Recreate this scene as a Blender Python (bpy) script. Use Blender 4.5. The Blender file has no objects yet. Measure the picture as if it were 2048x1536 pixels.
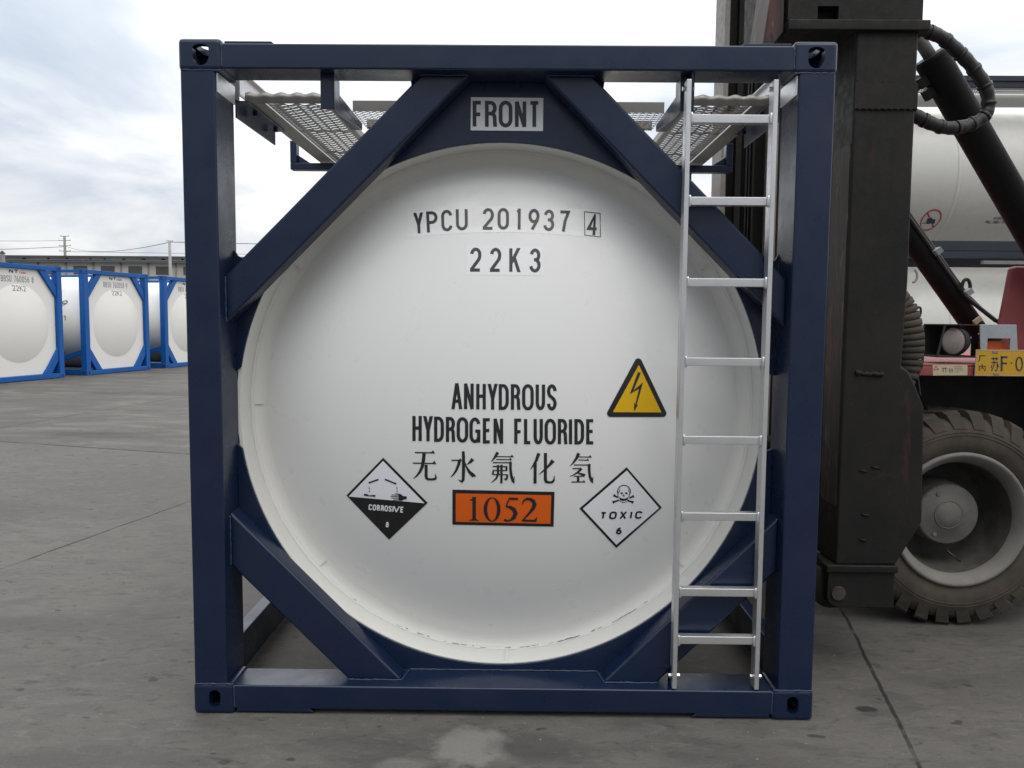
import bpy, bmesh, math, random
from mathutils import Vector, Matrix
random.seed(7)
R = math.radians
S = bpy.context.scene
C = S.collection

# ------------------------------------------------------------------ camera
CAM = Vector((0.05505, -3.0737, 1.56192)); YAW, PITCH, ROLL = -0.00873, 0.07953, 0.00793
FPX = 1620.0                                   # focal length in pixels of the 2048 px wide photograph
FW = Vector((math.sin(YAW)*math.cos(PITCH), math.cos(YAW)*math.cos(PITCH), -math.sin(PITCH)))
_r = Vector((math.cos(YAW), -math.sin(YAW), 0)); _u = _r.cross(FW)
RT = _r*math.cos(ROLL) + _u*math.sin(ROLL); UP = _u*math.cos(ROLL) - _r*math.sin(ROLL)
cd = bpy.data.cameras.new('camera'); cam = bpy.data.objects.new('camera', cd); C.objects.link(cam)
cd.sensor_width = 36; cd.lens = FPX/2048*36; cd.clip_start = 0.05; cd.clip_end = 3000
M = Matrix((RT, UP, -FW)).transposed().to_4x4(); M.translation = CAM; cam.matrix_world = M
S.camera = cam
S.render.resolution_x = 1024; S.render.resolution_y = 768
S.view_settings.view_transform = 'Standard'; S.view_settings.look = 'None'
S.view_settings.exposure = 0.0; S.view_settings.gamma = 1.0
def ray(px, py): return FW*FPX + RT*(px-1024) - UP*(py-768)
def at(px, py, y=None, x=None, z=None):        # measured pixel -> point on a plane y=, x= or z=
    d = ray(px, py)
    t = (y-CAM.y)/d.y if y is not None else (x-CAM.x)/d.x if x is not None else (z-CAM.z)/d.z
    return CAM + d*t

# ------------------------------------------------------------------ sky and light
SUN_EL, SUN_AZ = 62.0, 165.0                    # degrees; azimuth measured from +Y (behind the tank) towards +X; a thick overcast
W = bpy.data.worlds.new('World'); S.world = W; W.use_nodes = True
nt = W.node_tree; N = nt.nodes; L = nt.links; N.clear()
def nd(tree, t, **k):
    n = tree.nodes.new(t)
    for a, v in k.items(): setattr(n, a, v)
    return n
def mth(tree, op, a, b=None, c=None, clamp=False):
    n = tree.nodes.new('ShaderNodeMath'); n.operation = op; n.use_clamp = clamp
    for i, v in enumerate((a, b, c)):
        if v is None: continue
        if isinstance(v, (int, float)): n.inputs[i].default_value = v
        else: tree.links.new(v, n.inputs[i])
    return n.outputs[0]
def mix(tree, f, a, b, blend='MIX'):
    n = tree.nodes.new('ShaderNodeMix'); n.data_type = 'RGBA'; n.blend_type = blend
    for s, v in ((n.inputs[0], f), (n.inputs[6], a), (n.inputs[7], b)):
        if isinstance(v, (int, float)): s.default_value = v
        elif isinstance(v, tuple): s.default_value = v if len(v) == 4 else v+(1,)
        else: tree.links.new(v, s)
    return n.outputs[2]
def ramp(tree, f, stops, interp='LINEAR'):
    n = tree.nodes.new('ShaderNodeValToRGB'); e = n.color_ramp.elements; n.color_ramp.interpolation = interp
    while len(e) < len(stops): e.new(0.5)
    for el, (p, c) in zip(e, stops):
        el.position = p; el.color = (c, c, c, 1) if isinstance(c, (int, float)) else tuple(c)+(1,)
    tree.links.new(f, n.inputs[0]); return n.outputs[0]
out = nd(nt, 'ShaderNodeOutputWorld'); bg = nd(nt, 'ShaderNodeBackground'); bg.inputs[1].default_value = 0.1
L.new(bg.outputs[0], out.inputs[0])
sky = nd(nt, 'ShaderNodeTexSky'); sky.sky_type = 'NISHITA'; sky.sun_disc = False
sky.sun_elevation = R(SUN_EL); sky.sun_rotation = R(SUN_AZ)
tc = nd(nt, 'ShaderNodeTexCoord')
sp = nd(nt, 'ShaderNodeSeparateXYZ'); L.new(tc.outputs['Generated'], sp.inputs[0])
zz = mth(nt, 'ADD', mth(nt, 'MAXIMUM', sp.outputs[2], 0.0), 0.22)
cx = nd(nt, 'ShaderNodeCombineXYZ')
L.new(mth(nt, 'DIVIDE', sp.outputs[0], zz), cx.inputs[0]); L.new(mth(nt, 'DIVIDE', sp.outputs[1], zz), cx.inputs[1])
cx.inputs[2].default_value = 5.3
n1 = nd(nt, 'ShaderNodeTexNoise'); n1.inputs['Scale'].default_value = 1.05; n1.inputs['Detail'].default_value = 7
n1.inputs['Roughness'].default_value = 0.53; n1.inputs['Distortion'].default_value = 0.35
L.new(cx.outputs[0], n1.inputs['Vector'])
# the cloud deck is thinner (brighter) ahead to the right and overhead, where the sun stands behind it
dot = nd(nt, 'ShaderNodeVectorMath', operation='DOT_PRODUCT'); L.new(tc.outputs['Generated'], dot.inputs[0])
dot.inputs[1].default_value = (0.62, 0.35, 0.42)
v = mth(nt, 'ADD', n1.outputs[0], mth(nt, 'MULTIPLY', dot.outputs[1 if False else 'Value'], 0.20))
hor = mth(nt, 'POWER', mth(nt, 'SUBTRACT', 1.0, mth(nt, 'ABSOLUTE', sp.outputs[2]), clamp=True), 14.0)
v = mth(nt, 'ADD', v, mth(nt, 'MULTIPLY', hor, 0.05))
cl = ramp(nt, v, [(0.39, (4.9, 5.5, 6.4)), (0.47, (6.0, 6.5, 7.2)), (0.52, (7.4, 7.7, 8.1)), (0.59, (9.2, 9.3, 9.3)), (0.85, (14.5, 14.3, 14.0))])
# overcast deck: brighter overhead and ahead, dimmer towards the horizon
lum = mth(nt, 'ADD', mth(nt, 'ADD', 0.66, mth(nt, 'MULTIPLY', sp.outputs[1], 0.30)), mth(nt, 'MULTIPLY', mth(nt, 'MAXIMUM', sp.outputs[2], 0.0), 1.7))
cm = nd(nt, 'ShaderNodeVectorMath', operation='SCALE'); L.new(cl, cm.inputs[0]); L.new(lum, cm.inputs['Scale'])
col = mix(nt, 0.93, sky.outputs[0], cm.outputs[0])
L.new(col, bg.inputs[0])
sd = bpy.data.lights.new('sun', 'SUN'); sd.energy = 1.0; sd.angle = R(50); sd.color = (1, 0.96, 0.9)
so = bpy.data.objects.new('sun', sd); C.objects.link(so)
sdir = Vector((math.sin(R(SUN_AZ))*math.cos(R(SUN_EL)), math.cos(R(SUN_AZ))*math.cos(R(SUN_EL)), math.sin(R(SUN_EL))))
so.rotation_euler = sdir.to_track_quat('Z', 'Y').to_euler(); so.location = (0, 0, 30)

# ------------------------------------------------------------------ materials
def new_mat(name):
    m = bpy.data.materials.new(name); m.use_nodes = True
    return m, m.node_tree, m.node_tree.nodes['Principled BSDF']
def noise(t, scale, detail=4, rough=0.55, vec=None, dist=0.0):
    n = t.nodes.new('ShaderNodeTexNoise'); n.inputs['Scale'].default_value = scale; n.inputs['Detail'].default_value = detail
    n.inputs['Roughness'].default_value = rough; n.inputs['Distortion'].default_value = dist
    if vec is not None: t.links.new(vec, n.inputs['Vector'])
    return n.outputs[0]
def objvec(t, scale=(1, 1, 1), rot=(0, 0, 0)):
    g = t.nodes.new('ShaderNodeTexCoord'); m = t.nodes.new('ShaderNodeMapping')
    m.inputs['Scale'].default_value = scale; m.inputs['Rotation'].default_value = rot
    t.links.new(g.outputs['Object'], m.inputs[0]); return m.outputs[0]
def bump(t, p, h, strength, dist=0.01):
    b = t.nodes.new('ShaderNodeBump'); b.inputs['Strength'].default_value = strength; b.inputs['Distance'].default_value = dist
    t.links.new(h, b.inputs['Height']); t.links.new(b.outputs[0], p.inputs['Normal'])
def paint(name, col, rough=0.35, vary=0.15, dirt=0.0, dirtcol=(0.12, 0.1, 0.08), metal=0.0, spec=0.5, scale=1.5, orange=0.04, coat=0.0):
    m, t, p = new_mat(name)
    v = objvec(t)
    a = noise(t, scale, 5, 0.6, v); b = noise(t, scale*9, 4, 0.6, v)
    f = ramp(t, a, [(0.3, 1-vary), (0.7, 1+vary)])
    c = mix(t, 1.0, col, f, 'MULTIPLY')
    if dirt > 0:
        d = mth(t, 'MULTIPLY', ramp(t, mth(t, 'ADD', mth(t, 'MULTIPLY', a, 0.5), mth(t, 'MULTIPLY', b, 0.5)), [(0.47, 0), (0.66, 1)]), dirt)
        c = mix(t, d, c, dirtcol)
    t.links.new(c, p.inputs['Base Color'])
    t.links.new(ramp(t, b, [(0.3, max(0.05, rough-0.08)), (0.7, min(1, rough+0.12))]), p.inputs['Roughness'])
    p.inputs['Metallic'].default_value = metal; p.inputs['Specular IOR Level'].default_value = spec
    p.inputs['Coat Weight'].default_value = coat; p.inputs['Coat Roughness'].default_value = 0.15
    if orange: bump(t, p, noise(t, 180, 2, 0.5, v), orange, 0.002)
    return m
NAVY = paint('navy_paint', (0.0040, 0.0125, 0.040), 0.29, 0.05, 0.03, (0.03, 0.035, 0.05), scale=0.8, orange=0.03)
WELD = paint('navy_weld', (0.02, 0.034, 0.08), 0.45, 0.2, 0.2, orange=0.5)
WHITE = paint('white_tank_paint', (0.74, 0.74, 0.725), 0.32, 0.012, 0.05, (0.66, 0.65, 0.62), scale=0.9, orange=0.05)
WHITE2 = paint('white_cladding', (0.76, 0.75, 0.72), 0.4, 0.03, 0.10, (0.6, 0.57, 0.5), scale=0.7)
WHITE3 = paint('aged_white_cladding', (0.60, 0.59, 0.55), 0.5, 0.05, 0.25, (0.46, 0.44, 0.38), scale=0.9)
CREAM = paint('cream_ring_paint', (0.70, 0.695, 0.665), 0.45, 0.03, 0.10, (0.52, 0.49, 0.42), scale=3)
DIRT = paint('grime', (0.16, 0.15, 0.13), 0.8, 0.4, 0.5)
BLUE = paint('bright_blue_paint', (0.003, 0.088, 0.34), 0.45, 0.08, 0.10, (0.02, 0.075, 0.20), spec=0.3)
ALU = paint('aluminium', (0.66, 0.66, 0.67), 0.38, 0.08, 0.25, (0.42, 0.42, 0.42), metal=0.85, scale=6, orange=0.06)
ALU2 = paint('dull_aluminium', (0.26, 0.25, 0.235), 0.46, 0.15, 0.3, (0.17, 0.16, 0.145), metal=0.6, scale=8)
STEEL = paint('zinc_bolt', (0.6, 0.6, 0.6), 0.3, 0.1, metal=1.0)
BLACKV = paint('black_vinyl', (0.012, 0.012, 0.014), 0.30, 0.1, orange=0)
INK = paint('black_lettering', (0.016, 0.016, 0.019), 0.36, 0.1, orange=0)
STICK = paint('white_vinyl', (0.80, 0.81, 0.84), 0.28, 0.02, orange=0)
NUMST = paint('clear_backed_vinyl', (0.765, 0.77, 0.78), 0.3, 0.02, orange=0)
SIGNW = paint('sign_white', (0.70, 0.71, 0.74), 0.35, 0.03, orange=0)
ORANGE = paint('orange_vinyl', (0.72, 0.115, 0.006), 0.35, 0.04, orange=0)
YEL = paint('yellow_vinyl', (0.68, 0.40, 0.0), 0.35, 0.04, orange=0)
REDI = paint('red_ink', (0.42, 0.03, 0.035), 0.4, 0.1, orange=0)
NAVI = paint('navy_ink', (0.02, 0.025, 0.07), 0.4, 0.1, orange=0)
PLATEY = paint('plate_yellow', (0.50, 0.285, 0.012), 0.4, 0.06, 0.25, (0.4, 0.25, 0.05), scale=9)
RED = paint('faded_red_paint', (0.26, 0.05, 0.052), 0.5, 0.18, 0.35, (0.19, 0.10, 0.095), scale=3)
LABEL = paint('old_cream_label', (0.50, 0.42, 0.28), 0.6, 0.12, 0.3, (0.33, 0.25, 0.16), scale=20)
RUBBER = paint('hose_rubber', (0.012, 0.012, 0.013), 0.45, 0.2, 0.3, (0.05, 0.05, 0.045), scale=6)
CYL = paint('cylinder_black', (0.012, 0.012, 0.013), 0.6, 0.15, 0.2, (0.035, 0.033, 0.03), scale=4, spec=0.2)
DARK = paint('chassis_black', (0.016, 0.016, 0.016), 0.7, 0.3, 0.3, (0.04, 0.036, 0.03))
LENS = paint('lamp_lens', (0.42, 0.36, 0.33), 0.25, 0.1, 0.3, (0.3, 0.25, 0.2), scale=10, spec=0.7)
AMBER = paint('amber_lens', (0.62, 0.10, 0.02), 0.25, 0.15, scale=20)
GREYP = paint('worn_grey_plate', (0.32, 0.34, 0.36), 0.5, 0.15, 0.35, (0.14, 0.13, 0.12), scale=12)
NAVYD = paint('dark_navy_rail', (0.016, 0.022, 0.036), 0.5, 0.15)
def mast_mat():
    m, t, p = new_mat('greasy_mast_steel')
    v = objvec(t); vs = objvec(t, (9, 9, 0.7))
    a = noise(t, 2.2, 6, 0.65, v); s = noise(t, 2.0, 5, 0.6, vs, 0.6); b = noise(t, 24, 5, 0.7, v)
    c = mix(t, ramp(t, a, [(0.35, 0), (0.65, 1)]), (0.006, 0.0056, 0.0052), (0.0145, 0.0125, 0.0105))
    c = mix(t, ramp(t, s, [(0.55, 0), (0.72, 0.7)]), c, (0.0045, 0.0045, 0.005))
    c = mix(t, ramp(t, b, [(0.60, 0), (0.72, 0.6)]), c, (0.032, 0.028, 0.023))
    r = mth(t, 'MULTIPLY', ramp(t, noise(t, 1.7, 4, 0.6, objvec(t, (6, 6, 1.0)), 0.5), [(0.63, 0), (0.70, 1)]), 0.55)
    c = mix(t, r, c, (0.055, 0.018, 0.012))
    t.links.new(c, p.inputs['Base Color'])
    t.links.new(ramp(t, b, [(0.3, 0.5), (0.7, 0.78)]), p.inputs['Roughness'])
    p.inputs['Specular IOR Level'].default_value = 0.3
    bump(t, p, mth(t, 'ADD', b, mth(t, 'MULTIPLY', a, 0.6)), 0.35, 0.004); return m
MAST = mast_mat()
def scraped_mat():
    m, t, p = new_mat('scraped_red_primer')
    a = noise(t, 3.0, 6, 0.7, objvec(t, (8, 8, 0.9)), 0.8); b = noise(t, 14, 5, 0.7, objvec(t, (3, 3, 0.6)))
    c = mix(t, ramp(t, a, [(0.50, 0), (0.60, 0.9)]), (0.016, 0.014, 0.013), (0.075, 0.024, 0.019))
    c = mix(t, ramp(t, b, [(0.60, 0), (0.68, 0.8)]), c, (0.15, 0.125, 0.11))
    t.links.new(c, p.inputs['Base Color']); p.inputs['Roughness'].default_value = 0.65
    bump(t, p, b, 0.3, 0.003); return m
RUST = scraped_mat()
PIN = paint('worn_pin_steel', (0.035, 0.029, 0.024), 0.6, 0.3, 0.5, (0.06, 0.05, 0.04), scale=15)
MASTL = paint('mast_flange_grey', (0.24, 0.22, 0.205), 0.6, 0.2, 0.4, (0.10, 0.085, 0.07), scale=2.5)
def tyre_mat():
    m, t, p = new_mat('dusty_tyre_rubber')
    v = objvec(t); a = noise(t, 5, 6, 0.65, v); b = noise(t, 60, 3, 0.6, v)
    c = mix(t, ramp(t, a, [(0.3, 0), (0.7, 1)]), (0.030, 0.025, 0.019), (0.074, 0.059, 0.043))
    t.links.new(c, p.inputs['Base Color']); p.inputs['Roughness'].default_value = 0.85
    bump(t, p, b, 0.3, 0.004); return m
TYRE = tyre_mat()
RIM = paint('dusty_rim', (0.155, 0.145, 0.132), 0.65, 0.15, 0.5, (0.15, 0.13, 0.11), scale=7, orange=0.2)
WELL = paint('grimy_shaded_rim_well', (0.060, 0.055, 0.050), 0.8, 0.3, 0.5, (0.11, 0.10, 0.088), scale=9, orange=0.2)  # rim colour darkened to stand in for shade inside the barrel, with grime
HUB = paint('dusty_hub', (0.15, 0.142, 0.13), 0.7, 0.2, 0.5, (0.10, 0.09, 0.08), scale=14, orange=0.3)
WALL = paint('warehouse_render', (0.52, 0.49, 0.43), 0.85, 0.06, 0.3, (0.42, 0.39, 0.34), scale=0.2)
ROOFD = paint('roof_dark', (0.085, 0.08, 0.075), 0.8, 0.2, scale=0.3)
GUT = paint('blue_grey_gutter', (0.15, 0.21, 0.26), 0.6, 0.1, scale=0.3)
LOUV = paint('louvre_grey', (0.13, 0.125, 0.12), 0.7, 0.1, scale=0.5)
CONC = paint('pole_concrete', (0.34, 0.33, 0.32), 0.85, 0.1)
WIRE = paint('wire_grey', (0.20, 0.20, 0.21), 0.7, 0.0, orange=0)
GALV = paint('galvanised', (0.22, 0.20, 0.20), 0.6, 0.1)

def ground_mat():
    m, t, p = new_mat('yard_concrete')
    g = t.nodes.new('ShaderNodeTexCoord'); s = t.nodes.new('ShaderNodeSeparateXYZ'); t.links.new(g.outputs['Object'], s.inputs[0])
    X, Y = s.outputs[0], s.outputs[1]
    v = objvec(t); vst = objvec(t, (1.0, 2.2, 1), (0, 0, R(-28)))
    big = noise(t, 0.32, 5, 0.6, v); mid = noise(t, 2.3, 6, 0.62, vst, 0.6); sm = noise(t, 9.0, 6, 0.65, vst, 1.2); fine = noise(t, 90, 3, 0.7, v)
    c = mix(t, ramp(t, big, [(0.3, 0), (0.7, 1)]), (0.084, 0.078, 0.071), (0.122, 0.114, 0.104))
    c = mix(t, ramp(t, mid, [(0.36, 0.7), (0.55, 0)]), c, (0.062, 0.058, 0.0555))
    c = mix(t, ramp(t, sm, [(0.30, 0.85), (0.44, 0)]), c, (0.047, 0.044, 0.0425))
    c = mix(t, ramp(t, sm, [(0.55, 0), (0.72, 0.6)]), c, (0.150, 0.142, 0.132))
    # rotated slab coordinates
    a = mth(t, 'ADD', mth(t, 'MULTIPLY', X, 0.977), mth(t, 'MULTIPLY', Y, -0.213))
    b = mth(t, 'ADD', mth(t, 'MULTIPLY', X, 0.268), mth(t, 'MULTIPLY', Y, 0.963))
    wob = mth(t, 'MULTIPLY', mth(t, 'SUBTRACT', noise(t, 1.7, 5, 0.6, v), 0.5), 0.055)
    # older, darker slab beyond the cross joint
    old = mth(t, 'MULTIPLY', mth(t, 'GREATER_THAN', mth(t, 'ADD', b, wob), 4.70), mth(t, 'LESS_THAN', a, 1.4))
    wst = noise(t, 1.1, 5, 0.6, objvec(t, (0.8, 1.9, 1), (0, 0, R(12))), 0.8)
    c = mix(t, mth(t, 'MULTIPLY', old, ramp(t, wst, [(0.42, 0.62), (0.56, 0.12)])), c, (0.062, 0.056, 0.051))
    c = mix(t, mth(t, 'MULTIPLY', old, ramp(t, wst, [(0.55, 0.0), (0.72, 0.5)])), c, (0.185, 0.166, 0.142))
    def line(expr, pos, w):
        d = mth(t, 'ABSOLUTE', mth(t, 'SUBTRACT', mth(t, 'ADD', expr, wob), pos))
        n = t.nodes.new('ShaderNodeMapRange'); n.inputs[1].default_value = w; n.inputs[2].default_value = w*2.2
        n.inputs[3].default_value = 1; n.inputs[4].default_value = 0; t.links.new(d, n.inputs[0]); return n.outputs[0]
    lines = line(a, -3.45, 0.006)
    for e, q, w in ((a, 1.515, 0.005), (a, 6.5, 0.006), (a, -8.4, 0.008), (a, -13.4, 0.008), (b, 4.71, 0.012), (b, 9.7, 0.010), (b, 14.7, 0.012)):
        lines = mth(t, 'MAXIMUM', lines, line(e, q, w))
    brk = ramp(t, noise(t, 5, 3, 0.6, v), [(0.32, 0.25), (0.46, 1)])
    c = mix(t, mth(t, 'MULTIPLY', lines, mth(t, 'MULTIPLY', brk, 0.9)), c, (0.011, 0.010, 0.010))
    def blob(x, y, rx, ry, col, k, c, soft=0.4, ns=7.0, amp=1.3):
        dx = mth(t, 'DIVIDE', mth(t, 'SUBTRACT', X, x), rx); dy = mth(t, 'DIVIDE', mth(t, 'SUBTRACT', Y, y), ry)
        d = mth(t, 'SQRT', mth(t, 'ADD', mth(t, 'MULTIPLY', dx, dx), mth(t, 'MULTIPLY', dy, dy)))
        d = mth(t, 'ADD', d, mth(t, 'MULTIPLY', mth(t, 'SUBTRACT', noise(t, ns, 5, 0.6, v), 0.5), amp))
        n = t.nodes.new('ShaderNodeMapRange'); n.inputs[1].default_value = 1-soft; n.inputs[2].default_value = 1.0
        n.inputs[3].default_value = k; n.inputs[4].default_value = 0; t.links.new(d, n.inputs[0])
        return mix(t, n.outputs[0], c, col)
    c = blob(-0.11, -0.22, 0.15, 0.15, (0.20, 0.19, 0.176), 0.7, c, 0.35, 9, 1.6)         # pale worn patch under the front sill
    c = blob(-0.33, -0.36, 0.12, 0.07, (0.165, 0.155, 0.14), 0.5, c, 0.4, 9, 1.6)
    c = blob(0.15, -0.22, 0.2, 0.14, (0.05, 0.046, 0.045), 0.6, c, 0.5, 6, 1.5)
    c = blob(1.472, 0.106, 0.05, 0.03, (0.013, 0.014, 0.016), 0.85, c, 0.35, 30, 0.9)        # oil spot
    c = blob(-7.0, 12.2, 1.6, 0.35, (0.042, 0.04, 0.038), 0.6, c, 0.5, 2, 1.5)
    c = blob(-5.3, 7.2, 1.3, 0.35, (0.04, 0.037, 0.035), 0.6, c, 0.6, 2, 1.5)
    c = blob(-4.4, 3.2, 1.1, 0.5, (0.055, 0.05, 0.047), 0.5, c, 0.8, 1.6, 1.2)
    c = blob(-2.4, 0.9, 0.7, 0.22, (0.05, 0.046, 0.043), 0.45, c, 0.8, 3.0, 1.4)
    c = blob(2.2, 0.35, 0.6, 0.3, (0.058, 0.054, 0.05), 0.45, c, 0.8, 3.0, 1.3)
    c = blob(-1.6, -0.35, 0.6, 0.12, (0.052, 0.048, 0.045), 0.5, c, 0.8, 5.0, 1.4)
    c = blob(0.9, -0.3, 0.5, 0.15, (0.055, 0.05, 0.048), 0.5, c, 0.8, 5.0, 1.4)
    sp_ = ramp(t, noise(t, 7.5, 2, 0.5, objvec(t, (1, 1.4, 1), (0, 0, 0.5))), [(0.70, 0), (0.735, 0.7)])
    c = mix(t, sp_, c, (0.026, 0.024, 0.024))
    c = mix(t, 1.0, c, ramp(t, fine, [(0.2, 0.84), (0.8, 1.16)]), 'MULTIPLY')
    t.links.new(c, p.inputs['Base Color'])
    t.links.new(ramp(t, mid, [(0.3, 0.62), (0.7, 0.86)]), p.inputs['Roughness']); p.inputs['Specular IOR Level'].default_value = 0.35
    h = mth(t, 'ADD', mth(t, 'MULTIPLY', sm, 0.5), mth(t, 'ADD', mth(t, 'MULTIPLY', fine, 0.3), mth(t, 'MULTIPLY', lines, -1.2)))
    bump(t, p, h, 0.45, 0.006); return m
GROUND = ground_mat()

# ------------------------------------------------------------------ mesh helpers
class MB:
    def __init__(s): s.v = []; s.f = []; s.mi = []; s.sm = []
    def add(s, vs, fs, mi=0, smooth=False):
        o = len(s.v); s.v += [Vector(q) for q in vs]
        for f in fs: s.f.append([i+o for i in f]); s.mi.append(mi); s.sm.append(smooth)
        return s
    def box(s, x0, x1, y0, y1, z0, z1, mi=0):
        vs = [(x, y, z) for z in (z0, z1) for y in (y0, y1) for x in (x0, x1)]
        return s.add(vs, [(0, 2, 3, 1), (4, 5, 7, 6), (0, 1, 5, 4), (2, 6, 7, 3), (0, 4, 6, 2), (1, 3, 7, 5)], mi)
    def prism(s, pts, d0, d1, axis='y', mi=0, smooth=False):   # polygon in the plane across `axis`, extruded d0..d1
        n = len(pts)
        mk = {'y': lambda a, b, d: (a, d, b), 'x': lambda a, b, d: (d, a, b), 'z': lambda a, b, d: (a, b, d)}[axis]
        vs = [mk(a, b, d0) for a, b in pts] + [mk(a, b, d1) for a, b in pts]
        s.add(vs, [tuple(range(n)), tuple(range(2*n-1, n-1, -1))], mi)
        o = len(s.v)-2*n
        for i in range(n):
            s.f.append([o+i, o+n+i, o+n+(i+1) % n, o+(i+1) % n]); s.mi.append(mi); s.sm.append(smooth)
        return s
    def tube(s, path, r, n=12, mi=0, cap=True, smooth=True):
        P = [Vector(q) for q in path]; k = len(P); rs = r if isinstance(r, (list, tuple)) else [r]*k
        vs = []; up = None
        for i in range(k):
            d = (P[min(i+1, k-1)]-P[max(i-1, 0)]).normalized()
            if up is None: up = d.orthogonal().normalized()
            up = (up - d*up.dot(d)).normalized(); sd_ = d.cross(up)
            for j in range(n):
                a = 2*math.pi*j/n; vs.append(P[i] + (up*math.cos(a)+sd_*math.sin(a))*rs[i])
        fs = [(i*n+j, i*n+(j+1) % n, (i+1)*n+(j+1) % n, (i+1)*n+j) for i in range(k-1) for j in range(n)]
        s.add(vs, fs, mi, smooth)
        if cap:
            o = len(s.v)-k*n
            s.f += [[o+j for j in range(n-1, -1, -1)], [o+(k-1)*n+j for j in range(n)]]; s.mi += [mi]*2; s.sm += [False]*2
        return s
    def bar(s, a, b, w, h, up=(0, 0, 1), mi=0):                # rectangular bar from a to b
        a, b = Vector(a), Vector(b); d = (b-a).normalized(); u = Vector(up); u = (u-d*u.dot(d)).normalized(); q = d.cross(u)
        vs = [p_+q*sx*w/2+u*sz*h/2 for p_ in (a, b) for sz in (-1, 1) for sx in (-1, 1)]
        return s.add(vs, [(0, 1, 3, 2), (4, 6, 7, 5), (0, 4, 5, 1), (2, 3, 7, 6), (0, 2, 6, 4), (1, 5, 7, 3)], mi)
    def lathe(s, prof, c, axis='y', n=64, mi=0, close=False, smooth=True):   # prof: (radius, position along axis)
        vs = []; c = Vector(c)
        for r, h in prof:
            for j in range(n):
                a = 2*math.pi*j/n; u, w = r*math.cos(a), r*math.sin(a)
                vs.append(c + Vector({'y': (u, h, w), 'x': (h, u, w), 'z': (u, w, h)}[axis]))
        k = len(prof)
        fs = [(i*n+j, (i+1)*n+j, (i+1)*n+(j+1) % n, i*n+(j+1) % n) for i in range(k-1) for j in range(n)]
        if close: fs += [((k-1)*n+j, j, (j+1) % n, (k-1)*n+(j+1) % n) for j in range(n)]
        return s.add(vs, fs, mi, smooth)
    def disc(s, c, r, axis='y', n=32, mi=0):
        c = Vector(c)
        vs = [c + Vector({'y': (r*math.cos(a), 0, r*math.sin(a)), 'x': (0, r*math.cos(a), r*math.sin(a)), 'z': (r*math.cos(a), r*math.sin(a), 0)}[axis]) for a in [2*math.pi*j/n for j in range(n)]]
        return s.add(vs, [tuple(range(n))], mi)

def base_of(o):
    q = Vector((0, 0, 0))
    while o is not None: q += Vector(o.location); o = o.parent
    return q
def obj(name, mb, mats, parent=None, bevel=0.0, seg=2, recalc=True, label=None, kind=None):
    b = base_of(parent)
    me = bpy.data.meshes.new(name); me.from_pydata([q-b for q in mb.v], [], mb.f); me.validate(); 
    for m in (mats if isinstance(mats, (list, tuple)) else [mats]): me.materials.append(m)
    if len(me.polygons) == len(mb.f):
        me.polygons.foreach_set('material_index', mb.mi); me.polygons.foreach_set('use_smooth', mb.sm)
    if recalc:
        bm = bmesh.new(); bm.from_mesh(me); bmesh.ops.recalc_face_normals(bm, faces=bm.faces[:]); bm.to_mesh(me); bm.free()
    o = bpy.data.objects.new(name, me); C.objects.link(o); o.parent = parent
    if bevel:
        md = o.modifiers.new('bevel', 'BEVEL'); md.width = bevel; md.segments = seg; md.limit_method = 'ANGLE'; md.angle_limit = R(40)
        me.polygons.foreach_set('use_smooth', [True]*len(me.polygons))
        wn = o.modifiers.new('wn', 'WEIGHTED_NORMAL'); wn.keep_sharp = False
    if label: o['label'] = label
    if kind: o['kind'] = kind
    return o
def thing(name, label, cat, loc, group=None):
    o = bpy.data.objects.new(name, None); C.objects.link(o); o.location = loc; o.empty_display_size = 0.2
    o['label'] = label; o['category'] = cat
    if group: o['group'] = group
    return o
def tag(o, label=None, cat=None, group=None, kind=None):
    for k, q in (('label', label), ('category', cat), ('group', group), ('kind', kind)):
        if q: o[k] = q
    return o
def separate(o):                                                # one object per loose piece
    bm = bmesh.new(); bm.from_mesh(o.data); seen = set(); groups = []
    for f in bm.faces:
        if f in seen: continue
        st = [f]; seen.add(f); g = []
        while st:
            q = st.pop(); g.append(q)
            for e in q.verts:
                for h in e.link_faces:
                    if h not in seen: seen.add(h); st.append(h)
        groups.append(g)
    if len(groups) > 1:
        res = []
        for g in groups:
            vs = {}; mb_ = MB()
            for f in g:
                for q in f.verts:
                    if q not in vs: vs[q] = len(mb_.v); mb_.v.append(q.co.copy())
                mb_.f.append([vs[q] for q in f.verts]); mb_.mi.append(f.material_index); mb_.sm.append(f.smooth)
            mb_.v = [q+base_of(o.parent) for q in mb_.v]; res.append(mb_)
        mats = list(o.data.materials); nm = o.name.split('.')[0]; par = o.parent; bpy.data.objects.remove(o)
        for mb_ in res: obj(nm, mb_, mats, par)
    bm.free()
def cut(o, cutters):                                            # carve real openings, leaving a plain mesh
    for cb in cutters:
        me = bpy.data.meshes.new('cut'); me.from_pydata(cb.v, [], cb.f)
        bm = bmesh.new(); bm.from_mesh(me); bmesh.ops.recalc_face_normals(bm, faces=bm.faces[:]); bm.to_mesh(me); bm.free()
        co = bpy.data.objects.new('cut', me); C.objects.link(co)
        md = o.modifiers.new('b', 'BOOLEAN'); md.operation = 'DIFFERENCE'; md.object = co; md.solver = 'EXACT'
        dg = bpy.context.evaluated_depsgraph_get(); dg.update()
        nm = bpy.data.meshes.new_from_object(o.evaluated_get(dg))
        o.modifiers.clear(); old = o.data; o.data = nm; nm.name = o.name; bpy.data.meshes.remove(old)
        bpy.data.objects.remove(co)

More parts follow.
